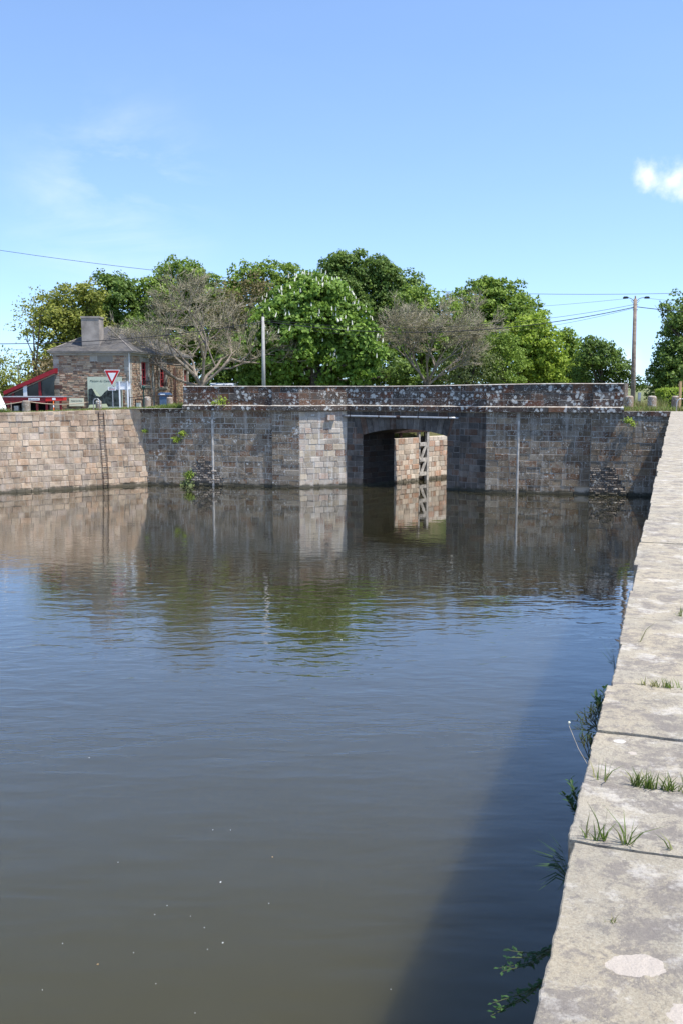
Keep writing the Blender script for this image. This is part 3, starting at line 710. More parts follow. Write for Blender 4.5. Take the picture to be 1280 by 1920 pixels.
# parapet stones: three courses per segment + solid core + flat top
mbp = MB(); po = offset_poly(line, -.02)
for k in range(len(line) - 1):
    if (line[k + 1] - line[k]).length < .3:
        masonry(mbp, po[k], po[k + 1], 5.40, ztopf(line[k]) - .0, courses=.41, wr=(.1, .3), ztop=ztopf(line[k + 1]), thick=0); continue
    masonry(mbp, po[k], po[k + 1], 5.40, ztopf(line[k]), courses=.41, wr=(.55, 1.5), ztop=ztopf(line[k + 1]), thick=0, cham=.012, gap=.01, back=True)
bd(mbp, "parapet", 'parapet')
oc = extr("parapet_core", line, -.045, .5, 5.40, 6.6, 'parapet', topf=lambda p: ztopf(p) - .004)
oc2 = extr("parapet_coping", line, .03, .25, 6.6, 6.6, 'parapet')
oc2.data.vertices.foreach_get
mbx = oc2.data
for v in mbx.vertices:
    p = Vector((v.co.x + P3.x, v.co.y + P3.y)); zz = ztopf(p); k8 = v.index % 8; v.co.z = zz + (-.004 if k8 < 4 else (.008 if k8 < 6 else .045))
# far parapet
mb = MB(); fa = P1 - nA * 2.5; fb = P5 - nA * 2.5 + dirA * 3
mb.prism([tuple(fa), tuple(fb), tuple(fb - nA * .4), tuple(fa - nA * .4)], 4.9, 6.1); bd(mb, "far_parapet", 'parapet')
mb = MB(); mb.prism([tuple(P3 - nA * .5), tuple(P4 - nA * .5), tuple(P4 - nA * 2.7), tuple(P3 - nA * 2.7)], 5.0, 5.16); bd(mb, "deck", 'asphalt')
# pipe
mb = MB(); pa = onLine(P3, da, 640, 4.6) + na * .16; pb = onLine(P3, da, 860, 4.6) + na * .16
def zfor(p, py): return at(640, py, 1).z
za = Wz(640, 779.5, 0); 
def zat(p, px, py): d = ray(px, py); t = p.length / math.hypot(d.x, d.y); return CZ + d.z * t
z1_, z2_ = zat(pa, 640, 779.5), zat(pb, 860, 784)
ptsp = [pa.lerp(pb, k / 12).to_3d() + Vector((0, 0, z1_ + (z2_ - z1_) * k / 12)) for k in range(13)]
PI_ = thing("water_pipe", "pale metal pipe slung under the cornice above the arch", "pipe", tuple(ptsp[0]))
mb.tube(ptsp, .075, 10); bd(mb, "pipe_run", 'greymetal', PI_, smooth=True)
mb = MB(); c_ = ptsp[6]; dn = (ptsp[7] - ptsp[6]).normalized(); mb.tube([c_ - dn * .12, c_ + dn * .12], .12, 10); bd(mb, "coupling", 'iron', PI_)
for k in (1, 4, 8, 11):
    mb = MB(); mb.tube([ptsp[k] + Vector((0, 0, .05)), ptsp[k] + Vector((0, 0, .4))], .02, 5); mb.tube([ptsp[k] - dn * .03, ptsp[k] + dn * .03], .09, 8); bd(mb, "hanger", 'iron', PI_)

# ------------------------------------------------------------------ lock chamber
LT = 3.05
ln_ = Vector((lu.y, -lu.x))        # normal of left lock wall, towards the chamber
LWT = thing("lock_wall", "sunlit pale stone wall of the lock chamber seen through the arch", "lock wall", (L0.x, L0.y, 0))
g0 = (inter(L0, lu, Vector((0, 0)), ray(785, 860).xy.normalized()) - L0).length; g1 = (inter(L0, lu, Vector((0, 0)), ray(803, 860).xy.normalized()) - L0).length
mb = MB()
masonry(mb, L0, L0 + lu * g0, -.6, zsp + .1, thick=0, wr=(.5, .95), courses=.36)
mb2 = MB(); masonry(mb2, L0 + lu * DECK, L0 + lu * g0, -.6, LT, thick=0, wr=(.32, .7), courses=.36)
mb = MB(); masonry(mb, L0, L0 + lu * DECK, -.6, zsp + .05, thick=0, wr=(.5, .95), courses=.36); bd(mb, "passage_wall", 'shade_stone', LWT)
masonry(mb2, L0 + lu * g1, L0 + lu * 40, -.6, LT, thick=0, wr=(.32, .7), courses=.36)
bd(mb2, "chamber_wall", 'lock', LWT)
mb = MB(); a, b = L0 + lu * g0, L0 + lu * g1   # gate recess
e = -ln_ * .75
masonry(mb, a, a + e, -.6, LT, thick=0); masonry(mb, a + e, b + e, -.6, LT, thick=0); masonry(mb, b + e, b, -.6, LT, thick=0); bd(mb, "gate_recess", 'shade_stone', LWT)
mb = MB(); 
for (s0, s1, d0) in ((-.0, g0, .03), (g0, g1, .8), (g1, 40, .03)):
    p, q = L0 + lu * s0, L0 + lu * s1
    mb.prism([tuple(p - ln_ * d0), tuple(q - ln_ * d0), tuple(q - ln_ * 1.3), tuple(p - ln_ * 1.3)], -.6, LT - .0 if s0 else LT - .004, (.5, .5, 1))
bd(mb, "wall_core", 'lock', LWT)
mb = MB(); masonry(mb, R0 + lu * 40, R0, -.6, LT, thick=0); o_ = MB()
RW = thing("lock_side_wall", "shaded lock wall running behind the right abutment", "lock wall", (R0.x, R0.y, 0)); bd(mb, "wall_face", 'lock', RW)
mb = MB(); p, q = R0, R0 + lu * 40; mb.prism([tuple(p + ln_ * .04 + lu * .15), tuple(p + ln_ * 1.2 + lu * 1.6), tuple(q + ln_ * 1.2), tuple(q + ln_ * .04)], -.6, LT, (.5, .5, 1)); bd(mb, "wall_core", 'lock', RW)
# lock gate leaf folded back, seen in the recess (z 0 .. 3.9)
GT = thing("lock_gate", "silvered timber lock gate with diagonal braces folded in its recess", "lock gate", (a.x, a.y, 0))
def gpt(s_, z, d): p = L0 + lu * s_ - ln_ * d; return Vector((p.x, p.y, z))
gm = g1 - g0
def bar(mb, s0, z0, s1, z1, wd, d0, d1):
    v = Vector((s1 - s0, z1 - z0)).normalized(); n = Vector((-v.y, v.x)) * wd / 2
    pl = [(s0 + n.x, z0 + n.y), (s0 - n.x, z0 - n.y), (s1 - n.x, z1 - n.y), (s1 + n.x, z1 + n.y)]
    f = [gpt(*p, d0) for p in pl]; k = [gpt(*p, d1) for p in pl]
    mb.quad(f); mb.quad(k)
    for j in range(4): mb.quad([f[j], f[(j + 1) % 4], k[(j + 1) % 4], k[j]])
mb = MB(); bar(mb, g1 - .12, -.4, g1 - .12, 3.6, .22, -.02, .2); bd(mb, "post", 'timberwhite', GT)
mb = MB(); bar(mb, g0 + .15, .3, g0 + .15, 3.9, .16, .1, .3); bd(mb, "post", 'timberwhite', GT)
for z in (.45, 1.45, 2.55):
    mb = MB(); bar(mb, g0 + .05, z, g1 - .1, z, .26, .0, .14); bd(mb, "rail", 'timberwhite', GT)
for z in (.55, 1.6):
    mb = MB(); bar(mb, g0 + .2, z - .2, g1 - .25, z + .95, .16, -.02, .1); bd(mb, "brace", 'timberwhite', GT)
mb = MB(); bar(mb, g0, -.4, g0, 3.0, .02, .4, .5); mb = MB(); mb.quad([gpt(g0 + .02, -.4, .33), gpt(g1 - .02, -.4, .33), gpt(g1 - .02, 3.1, .33), gpt(g0 + .02, 3.1, .33)]); M['oldplank'] = simple("dark_wet_planks", (.07, .06, .05), .9, 0, .2, 4); bd(mb, "planking", 'oldplank', GT)
mb = MB(); pz = gpt(g0 + .5, 3.05, .9); mb.box((pz.x - .2, pz.y - .2, 3.0), (pz.x + .2, pz.y + .2, 3.9)); mb.tube([(pz.x, pz.y, 3.6), (pz.x + .5, pz.y - .4, 3.75)], .04, 6); bd(mb, "winding_gear", 'black', GT)
# timber footbridge / balance beams seen dark under the arch
FB = thing("balance_beam", "dark balance beam of the lock gate above the chamber wall", "beam", tuple(gpt(g0, 3.6, 0)))
mb = MB(); a3, b3 = gpt(g0 - 2.6, 3.5, .4), gpt(g1 + .2, 3.5, .1); dv = (b3 - a3).normalized(); nn_ = Vector((dv.y, -dv.x, 0)) * .16
for zz0, zz1 in ((3.42, 3.72),):
    mb.prism([tuple((a3 - nn_).xy), tuple((b3 - nn_).xy), tuple((b3 + nn_).xy), tuple((a3 + nn_).xy)], zz0, zz1)
bd(mb, "beam", 'iron', FB)
for s_ in (g0 - 1.6, g1 + .0):
    mb = MB(); p_ = gpt(s_, 3, .35); mb.box((p_.x - .1, p_.y - .1, 3.0), (p_.x + .1, p_.y + .1, 3.43)); bd(mb, "support", 'iron', FB)

# ------------------------------------------------------------------ left quay wall
BAT = .06
QL = thing("quay_wall", "warm sunlit orange stone quay wall left of the bridge", "quay wall", (P0.x, P0.y, 0))
ztl = lambda d: 5.07 - min(.36, .034 * .84 * d)
mb = MB()
masonry(mb, LW2, P0, -.6, 4.42, courses=.40, wr=(.3, .75), batter=BAT, ztop=4.74, jit=.02, thick=1.4, cham=.022); bd(mb, "wall_face", 'orange', QL)
mb = MB(); q_ = Vector((dirL.y, -dirL.x)); A2 = LW2 - q_ * (BAT * 5.0); A3 = P0 - q_ * (BAT * 5.3)
masonry(mb, A2, A3, 4.42, 4.70, courses=.34, wr=(.35, .7), ztop=5.1, jit=.015, thick=.0, proud=.04); 
# sloping coping boxes
n_ = 44
for k in range(n_):
    a_, b_ = k / n_ + .0006, (k + 1) / n_ - .0006; p, q = A2.lerp(A3, a_), A2.lerp(A3, b_)
    z0a, z0b = 4.42 + .32 * a_, 4.42 + .32 * b_; z1a, z1b = 4.74 + .36 * a_, 4.74 + .36 * b_
    mb.prism([(*(p + q_ * .03), z0a + .01, z1a), (*(q + q_ * .03), z0b + .01, z1b), (*(q - q_ * .5), z0b, z1b), (*(p - q_ * .5), z0a, z1a)], 0, 0, (rs.random(), rs.random(), 0))
bd(mb, "coping", 'orange', QL)
mb = MB(); masonry(mb, LW3, LW2, -.6, 4.74, courses=.4, wr=(.5, 1.1), thick=1.2); masonry(mb, LW4, LW3, -.6, 4.74, courses=.4, wr=(.8, 1.6), thick=1.2); bd(mb, "return_wall", 'orange', QL)
# coping of the wing between corner and parapet
mb = MB(); e0 = P0 - dirA * .6
for k in range(3):
    p = e0.lerp(SL, k / 3) + dirA * .01; q = e0.lerp(SL, (k + 1) / 3) - dirA * .01
    mb.prism([tuple(p + nA * .04), tuple(q + nA * .04), tuple(q - nA * .6), tuple(p - nA * .6)], 4.86, 5.12 + .004 * k, (rs.random(), rs.random(), 0))
bd(mb, "wing_coping", 'parapet')
mb = MB(); e0 = P7b + dirD * .05; e1 = Q1b + dirD * .3
for k in range(4):
    p = e0.lerp(e1, k / 4) + dirD * .01; q = e0.lerp(e1, (k + 1) / 4) - dirD * .01
    mb.prism([tuple(p + nD * .04), tuple(q + nD * .04), tuple(q - nD * .6), tuple(p - nD * .6)], 4.84, 5.13 + .003 * k, (rs.random(), rs.random(), 0))
bd(mb, "wing_coping", 'parapet')

# ladder
def lwall_pt(px, z, proud=.08):
    d = q_; o0 = P0 + d * (proud - BAT * (z + .6)); return onLine(o0, dirL, px, z).to_3d() + Vector((0, 0, z))
LD = thing("iron_ladder", "dark iron ladder fixed to the orange quay wall", "ladder", tuple(lwall_pt(200, 0)))
zt_ = 4.93
pa_, pb_ = lwall_pt(190, zt_), lwall_pt(200.5, -.2); dl = dirL.to_3d()
for sgn in (-1, 1):
    mb = MB(); mb.tube([pa_ + dl * .17 * sgn, pb_ + dl * .17 * sgn], .022, 6); bd(mb, "rail", 'iron', LD)
for k in range(17):
    mb = MB(); c_ = pb_.lerp(pa_, (k + .5) / 17); mb.tube([c_ - dl * .16, c_ + dl * .16], .014, 5); bd(mb, "rung", 'iron', LD)

# ------------------------------------------------------------------ right quay
QR = thing("quay_edge", "sunlit pale granite quay edge with wide coping stones at right", "quay", (qe0.x, qe0.y, 0))
rs2 = random.Random(21)
qw = MB(); masonry(qw, quay(-50), Q1 , -.6, 4.83, courses=.37, wr=(.5, 1.0), thick=.9, batter=.0) if False else masonry(qw, Q1, quay(-50), -.6, 4.83, courses=.37, wr=(.6, 1.1), thick=.9)
bd(qw, "wall_face", 'granite', QR)
import mathutils
def nzv(v, s): return mathutils.noise.noise(Vector(v) * s)
def coping_stone(Ya, Yb, fine):
    """one big slab from Ya to Yb along the edge, 1.5 m wide, worn arris, built where it lies"""
    c, s = qd.y, qd.x; La = (quay(Ya) - quay(0)).dot(qd); Lb = (quay(Yb) - quay(0)).dot(qd)
    dz = rs2.uniform(-.008, .008) * (1 if fine < .1 else .3); de = rs2.uniform(-.02, .02); ga = .006 if fine < .1 else .003; skew = 0.0
    nl = max(3, int((Lb - La) / fine)); nw = max(4, int(1.5 / fine)) if fine < .1 else 6
    mb = MB(); col = (rs2.random(), rs2.random(), 0); org = quay(0)
    us = [La + ga + (Lb - La - 2 * ga) * i / nl for i in range(nl + 1)]; us = us[:1] + [us[0] + .005] + us[1:-1] + [us[-1] - .005] + us[-1:]; nl += 2
    ws = [0] + [1.5 * ((j / nw) ** 1.4) for j in range(1, nw + 1)]
    prof = []
    amp = .012 if fine < .1 else .02
    idx = {}
    for i, u_ in enumerate(us):
        endd = min(u_ - us[0], us[-1] - u_)
        e_ = de + amp * (.45 * nzv((u_, 3.1, 0), 3) + .45 * nzv((u_, 7.1, 0), 15) + (.4 * nzv((u_, 1.1, 0), 40) if fine < .1 else 0))
        rnd = .006 * math.exp(-endd / .012)
        rows = [(e_ + .012, -.33), (e_ + .004, -.1), (e_, -.012), (e_ + .002, -.004)]
        for (w_, z_) in rows: idx[(i, len([k for k in idx if k[0] == i]))] = len(mb.v); p = org + qd * u_ + nr * (w_ + rnd); mb.v.append((p.x, p.y, Zq + dz + z_ - rnd * .3)); mb.c.append(col)
        for w_ in ws:
            ww = e_ + .007 + w_; zz = (.006 * nzv((u_, ww, 5), 3) + .003 * nzv((u_, ww, 5), 11)) if fine < .1 else 0
            jn = .008 * nzv((u_, ww, 9), 6) if endd < .02 else 0
            idx[(i, len([k for k in idx if k[0] == i]))] = len(mb.v); p = org + qd * (u_ + jn) + nr * ww
            mb.v.append((p.x, p.y, Zq + dz + zz - .004 * math.exp(-endd / .003))); mb.c.append(col)
    m_ = 4 + len(ws)
    for i in range(nl):
        for j in range(m_ - 1): mb.f.append((i * m_ + j, (i + 1) * m_ + j, (i + 1) * m_ + j + 1, i * m_ + j + 1))
    # end faces down
    for i in (0, nl):
        b0 = len(mb.v)
        for j in range(m_):
            x, y, z = mb.v[i * m_ + j]; mb.v.append((x, y, Zq - .33)); mb.c.append(col)
        for j in range(m_ - 1): mb.f.append((i * m_ + j, i * m_ + j + 1, b0 + j + 1, b0 + j))
    return bd(mb, "coping_stone", 'coping', QR)
def Yq(py): return Wz(640, py, Zq).y
js = [-3.0, -1.9, -.7, .45, 1.55, Yq(1577), Yq(1468), Yq(1371), Yq(1287), Yq(1207), Yq(1157), Yq(1106), Yq(1058), Yq(1016), Yq(975), Yq(943), Yq(915), Yq(893)]
while js[-1] < Q1.y - .8: js.append(js[-1] + rs2.uniform(.9, 1.9))
js[-1] = Q1.y - .1
for a_, b_ in zip(js, js[1:]): coping_stone(a_, b_, .022 if (a_ > -.8 and b_ < 8) else (.05 if b_ < 14 and a_ > -1 else .25))
mb = MB(); p, q = quay(-4), quay(Q1.y)
mb.prism([tuple(p + nr * .03), tuple(p + nr * 1.52), tuple(q + nr * 1.52), tuple(q + nr * .03)][::-1], 4.8, Zq - .012); M['soil'] = simple("dark_joint_soil", (.07, .06, .045), .95); bd(mb, "joint_soil", M['soil'], QR)
mb = MB(); p, q = quay(-50), quay(-3.02); mb.prism([tuple(p), tuple(p + nr * 1.5), tuple(q + nr * 1.5), tuple(q)][::-1], 4.8, Zq); bd(mb, "coping_run", 'coping', QR)
# lichen patches on the nearest stones
exec_vegetation = True
# ------------------------------------------------------------------ vegetation builders
def leaves(cen, nrm, size, rng, aspect=.6, colr=None, droop=.5):
    """numpy: rhombic leaves at centres cen with preferred normals nrm"""
    n = len(cen)
    d = nrm + rng.normal(0, .85, (n, 3)); d[:, 2] += .3; d /= np.linalg.norm(d, axis=1)[:, None]
    t = rng.normal(0, 1, (n, 3)); t -= (t * d).sum(1)[:, None] * d; t /= np.linalg.norm(t, axis=1)[:, None]
    b = np.cross(d, t); s = size * rng.uniform(.6, 1.3, n)[:, None]
    q = np.stack([cen - t * s * .5, cen + b * s * aspect * .5 + t * s * .05, cen + t * s * .5, cen - b * s * aspect * .5 + t * s * .05], 1)
    return q.reshape(-1, 3)
def leafobj(name, q, mat, parent, colr, off):
    n = len(q) // 4; me = bpy.data.meshes.new(name); q = q - np.array(off)
    me.vertices.add(4 * n); me.vertices.foreach_set("co", q.astype(np.float32).ravel()); me.loops.add(4 * n); me.loops.foreach_set("vertex_index", np.arange(4 * n, dtype=np.int32))
    me.polygons.add(n); me.polygons.foreach_set("loop_start", np.arange(0, 4 * n, 4, dtype=np.int32)); me.polygons.foreach_set("loop_total", np.full(n, 4, dtype=np.int32))
    me.update(calc_edges=True)
    a = me.attributes.new("leaf", 'FLOAT_COLOR', 'POINT'); c = np.repeat(colr, 4); a.data.foreach_set("color", np.stack([c, c, c, np.ones_like(c)], 1).astype(np.float32).ravel())
    me.materials.append(M[mat]); o = bpy.data.objects.new(name, me); COL.objects.link(o)
    if parent: o.parent = parent
    return o
def crown_pts(blobs, rng, dens=9, clump=.9, fill=.25, zmin=None):
    """blobs: (centre, radii). returns centres, normals, per-leaf tone"""
    C = []; Nn = []; T = []
    for (c, r) in blobs:
        c = np.array(c, float); r = np.array(r, float); area = 4 * math.pi * ((r[0] * r[1] + r[0] * r[2] + r[1] * r[2]) / 3)
        nc = max(6, int(area / (clump * clump) * 1.1))
        d = rng.normal(0, 1, (nc, 3)); d /= np.linalg.norm(d, axis=1)[:, None]
        rad = np.where(rng.random(nc) < fill, rng.uniform(.45, .9, nc), rng.uniform(.82, 1.2, nc))
        cc = c + d * r * rad[:, None]
        for k in range(nc):
            cr = clump * rng.uniform(.4, 1.15); m_ = int(dens * cr * cr * 12); dd = rng.normal(0, 1, (m_, 3)); dd /= np.linalg.norm(dd, axis=1)[:, None]
            dd[:, 2] = np.where(dd[:, 2] < -.35, -dd[:, 2] * .7, dd[:, 2])
            pp = cc[k] + dd * cr * rng.uniform(.55, 1.05, m_)[:, None] * np.array([1.0, 1.0, .95])
            C.append(pp); nn = dd * .6 + d[k] * .6; Nn.append(nn); T.append(np.clip(rng.normal(.5, .2, m_) + rng.normal(0, .12), 0, 1))
    C = np.concatenate(C); Nn = np.concatenate(Nn); T = np.concatenate(T)
    if zmin is not None:
        k = C[:, 2] > zmin; C, Nn, T = C[k], Nn[k], T[k]
    return C, Nn, T
def blobs_px(lst, Y, dy=.8, zflat=1):
    out = []
    rr = random.Random(int(Y * 13) + len(lst))
    for (px, py, r) in lst:
        Yc = Y + rr.uniform(-1.5, 1.5); c_ = at(px, py, Yc); rw = r * Yc / F; out.append((tuple(c_), (rw, rw * dy, rw * zflat)))
    return out
def limb_tree(mb, base, tips, r0, rr):
    top = Vector((base[0], base[1], max(t[2] for t in tips)))
    b = Vector(base); fork = b.lerp(Vector((sum(t[0] for t in tips) / len(tips), sum(t[1] for t in tips) / len(tips), sum(t[2] for t in tips) / len(tips))), .42)
    mb.tube([b - Vector((0, 0, .3)), b.lerp(fork, .5) + Vector((rr.uniform(-.2, .2), 0, 0)), fork], [r0 * 1.25, r0, r0 * .8], 8)
    for t in tips:
        t = Vector(t); m_ = fork.lerp(t, .5) + Vector((rr.uniform(-.4, .4), rr.uniform(-.4, .4), .3)); mb.tube([fork, m_, t], [r0 * .55, r0 * .35, r0 * .08], 6)
        for k in range(3):
            e_ = t + Vector((rr.uniform(-1.6, 1.6), rr.uniform(-1.2, 1.2), rr.uniform(-.3, 1.4))); mb.tube([m_.lerp(t, .5), e_], [r0 * .16, r0 * .03], 4)
def tree(name, label, lst, Y, mat, trunkpx=None, size=.34, dens=9, clump=.95, group=None, bark='barkdark', cat="tree", fill=.25, seed=1, dy=.8, asp=.62, r0=.28):
    rng = np.random.default_rng(seed); bl = blobs_px(lst, Y, dy); tx = at(trunkpx or lst[0][0], 740, Y).x
    base = (tx, Y, gz(tx, Y)); t = thing(name, label, cat, base, group)
    C, Nn, T = crown_pts(bl, rng, dens, clump, fill, base[2] + .1); q = leaves(C, Nn, size, rng, asp); leafobj("crown", q, mat, t, T, base)
    mb = MB(); limb_tree(mb, base, [b[0] for b in bl], r0, random.Random(seed)); mb.build("trunk", bark, t, off=base)
    return t, bl, (C, Nn)
TG = "trees behind the bridge"
tree("deciduous_tree", "pale yellow-green tree with airy crown behind the house chimney", [(140, 585, 48), (105, 620, 42), (165, 620, 40), (120, 668, 38), (170, 560, 26), (85, 590, 26)], 98, 'leaf_yellow', 130, dens=5.5, clump=.8, size=.34, group=TG, seed=2, fill=.35)
tree("deciduous_tree", "thin feathery pale tree at the far left above the red lean-to", [(62, 590, 26), (45, 625, 24), (80, 560, 20), (30, 690, 36), (70, 690, 30)], 92, 'leaf_yellow', 72, dens=1.6, clump=1.0, size=.26, group=TG, seed=3, fill=.7, r0=.18)
tree("deciduous_tree", "dark green tree between the chimney and the bare branched tree", [(205, 560, 36), (228, 590, 40), (190, 600, 36), (222, 545, 24), (170, 655, 40), (245, 640, 45)], 103, 'leaf_dark', 215, group=TG, seed=4)
tree("bronze_tree", "bronze leaved tree behind the left end of the house", [(105, 700, 34), (75, 715, 22), (140, 690, 28)], 91, 'leaf_brown', 100, dens=5, group=TG, seed=31)
tree("deciduous_tree", "rounded deep green tree rising behind the bare branched tree", [(335, 545, 50), (290, 570, 42), (385, 560, 42), (350, 515, 22), (320, 630, 60), (400, 640, 55), (270, 640, 45), (420, 560, 28)], 106, 'leaf_mid', 340, group=TG, seed=5)
tree("deciduous_tree", "green tree with ragged top left of the chestnut in blossom", [(460, 525, 26), (500, 528, 30), (540, 535, 34), (575, 540, 26), (480, 580, 50), (450, 640, 55)], 108, 'leaf_mid', 500, group=TG, seed=6, dens=7, clump=.8)
tree("bronze_tree", "brownish budding tree beside the ragged green tree", [(440, 560, 30), (478, 552, 30), (430, 600, 40)], 101, 'leaf_brown', 440, dens=3.2, size=.26, group=TG, seed=7, fill=.6)
tree("oak_tree", "tallest dark oak standing behind the chestnut in blossom", [(650, 535, 52), (700, 540, 48), (750, 560, 44), (620, 530, 28), (690, 600, 62), (760, 610, 50), (640, 495, 18), (720, 515, 22)], 112, 'leaf_dark', 690, group=TG, seed=8, r0=.4, dens=10)
tree("deciduous_tree", "mid green tree between dark oak and bright beech", [(790, 580, 40), (822, 610, 42), (770, 640, 45), (835, 660, 45), (730, 680, 40)], 101, 'leaf_mid', 800, group=TG, seed=9, dens=6)
tree("beech_tree", "bright green beech right of the bare twiggy tree", [(900, 575, 44), (945, 580, 42), (868, 600, 38), (975, 600, 40), (850, 640, 38), (915, 548, 22), (920, 630, 52), (880, 660, 40)], 104, 'leaf_mid', 925, group=TG, seed=10, dens=10, clump=.85)
tree("beech_tree", "lime green tree stepping down right of the bright beech", [(985, 640, 42), (1010, 665, 42), (960, 680, 42), (1030, 695, 34), (1005, 610, 20)], 100, 'leaf_lime', 985, group=TG, seed=11, dens=9, clump=.8)
tree("deciduous_tree", "mid green tree between the lime tree and the right hand oak", [(1055, 665, 32), (1075, 690, 34), (1045, 700, 34), (1060, 640, 16)], 105, 'leaf_mid', 1060, group=TG, seed=12)
tree("oak_tree", "small dark oak left of the wooden lamp pole", [(1115, 670, 27), (1140, 690, 32), (1105, 700, 34), (1165, 705, 20), (1100, 645, 14), (1135, 655, 14), (1196, 722, 12)], 94, 'leaf_dark', 1125, group=TG, seed=13, clump=.7, size=.28)
tree("deciduous_tree", "grey green bush under the bright beech behind the parapet", [(875, 680, 40), (905, 700, 34), (850, 705, 30), (890, 655, 26)], 88, 'leaf_greygreen', 880, group=TG, seed=14, dens=6, clump=.7, size=.22)
tree("deciduous_tree", "round mid green bush beside the grey green one behind the parapet", [(945, 665, 34), (950, 700, 38), (935, 640, 20)], 90, 'leaf_mid', 945, group=TG, seed=15, dens=9, clump=.6, size=.22)
tree("dark_tree", "tall dark tree cut off by the right edge", [(1285, 590, 36), (1300, 640, 56), (1268, 680, 40), (1310, 700, 70), (1240, 705, 22), (1250, 665, 18), (1262, 600, 18), (1340, 600, 60), (1255, 735, 34)], 84, 'leaf_dark', 1300, group=TG, seed=16, clump=.7, size=.26, dens=10, r0=.35)
tree("deciduous_tree", "dark undergrowth tree behind the concrete pole", [(440, 690, 42), (500, 700, 40), (410, 705, 24), (720, 700, 34), (760, 705, 30)], 96, 'leaf_dark', 470, group=TG, seed=17)
tree("deciduous_tree", "green yellow bush at the left edge behind the red lean-to", [(12, 715, 26), (-15, 705, 40), (40, 722, 20)], 84, 'leaf_yellow', 10, group=TG, seed=18, dens=6, clump=.6, size=.2)

# chestnut with blossom
chl = [(570, 580, 52), (610, 590, 52), (545, 625, 55), (640, 630, 55), (665, 660, 44), (515, 665, 46), (590, 660, 60), (640, 690, 52), (540, 695, 46), (600, 560, 36), (520, 600, 34), (575, 545, 22), (690, 680, 26), (480, 700, 30)]
ct, cbl, (cC, cN) = tree("chestnut_tree", "big round horse chestnut covered in cream blossom candles", chl, 80, 'leaf_chest', 590, group=TG, seed=20, size=.33, dens=10, clump=.75, fill=.2, r0=.4, asp=.8)
rng = np.random.default_rng(5)
def inside(p):
    k = 0
    for c, r in cbl:
        if sum(((p[i] - c[i]) / r[i]) ** 2 for i in range(3)) < .75: return True
    return False
mb = MB(); n_c = 0
for c, r in cbl:
    for k in range(int(110 * (r[0] / 2) ** 2)):
        d = rng.normal(0, 1, 3); d /= np.linalg.norm(d)
        if d[2] < -.25 or d[1] > .5: continue
        if rng.random() > (.6 + .4 * max(0, d[2]) + .2 * d[0]): continue
        p = np.array(c) + d * (np.array(r) * 1.0 + .5)
        if inside(p) or mathutils.noise.noise(Vector(p) * .45) < -.08: continue
        h = rng.uniform(.22, .4); lean = rng.normal(0, .05, 2)
        mb.tube([p, p + np.array([lean[0] * .5, lean[1] * .5, h * .5]), p + np.array([lean[0], lean[1], h])], [.06, .05, .012], 5); n_c += 1
mb.build("blossom", 'blossom', ct, off=tuple(ct.location))

# bare trees
def bare(name, label, px, Y, hpx, spread, seed, rr0=.3, levels=6, mat='barktwig', lean=0, topy=520, tw=.016, wide=.31, wx=1.5, budmat='leaf_bud'):
    rr = random.Random(seed); bx = at(px, 740, Y).x; base = Vector((bx, Y, gz(bx, Y))); t = thing(name, label, "tree", tuple(base), TG)
    mb = MB(); fine = MB(); H = at(px, topy, Y).z - base.z
    def grow(p, d, ln, r, lv):
        if lv == 0: return
        n_ = 3; pts_ = [p]; cur = p.copy(); dd = d.copy()
        for k in range(n_):
            dd = (dd + Vector((rr.gauss(0, .16), rr.gauss(0, .16), rr.gauss(.02, .12)))).normalized(); cur = cur + dd * ln / n_; pts_.append(cur.copy())
        (mb if lv > 3 else fine).tube(pts_, [max(tw, r * (1 - .45 * k / n_)) for k in range(n_ + 1)], 6 if lv > 4 else (4 if lv > 2 else 3), cap=False)
        kids = rr.choice((2, 3, 3)) if lv > 3 else rr.choice((3, 4, 4))
        for k in range(kids):
            f = rr.uniform(.45, 1); sp = pts_[min(n_, int(f * n_ + .5))]
            ax = Vector((rr.gauss(0, 1), rr.gauss(0, 1), rr.gauss(0, .6))).normalized(); nd = (dd + ax * rr.uniform(.45, .95) * spread).normalized()
            if nd.z < -.25: nd.z *= -.3; nd.normalize()
            grow(sp, nd, ln * rr.uniform(.62, .86), r * rr.uniform(.5, .68), lv - 1)
    trunk_top = base + Vector((lean * .2, 0, H * .14)); mb.tube([base - Vector((0, 0, .3)), trunk_top], [rr0 * 1.3, rr0], 8)
    nb = 6
    for k in range(nb):
        an = 2 * math.pi * k / nb + rr.uniform(-.3, .3); el = rr.uniform(.55, 1.25)
        d = Vector((math.cos(an) * math.cos(el) * wx, math.sin(an) * math.cos(el), math.sin(el))).normalized()
        grow(trunk_top, d, H * wide, rr0 * .42, levels)
    rng = np.random.default_rng(seed); P_ = np.array(fine.v); P_ = P_[rng.integers(0, len(P_), 22000)]; leafobj("buds", leaves(P_ + rng.normal(0, .09, P_.shape), np.tile([0., -.3, .6], (len(P_), 1)), .085, rng, .6), budmat, t, rng.random(len(P_)), tuple(base))
    mb.build("trunk", 'bark', t, off=tuple(base), fix=False); fine.build("twigs", mat, t, off=tuple(base), fix=False)
    return t
tree("deciduous_tree", "long dark green thicket filling the gap behind the parapet left of the lime tree", [(820, 700, 30), (870, 715, 24), (930, 715, 24), (990, 715, 24), (1050, 715, 22), (780, 705, 26), (1090, 720, 16)], 112, 'leaf_dark', 900, group=TG, seed=41)
tree("deciduous_tree", "low green thicket behind the house and bare tree", [(300, 690, 34), (250, 690, 30), (360, 700, 30), (420, 680, 34), (200, 690, 30), (560, 715, 30), (620, 715, 30)], 109, 'leaf_mid', 330, group=TG, seed=42)
bare("bare_tree", "wide leafless tree with pale twisting branches beside the house", 378, 77, 0, 1.0, 44, .36, 7, topy=505, tw=.011)
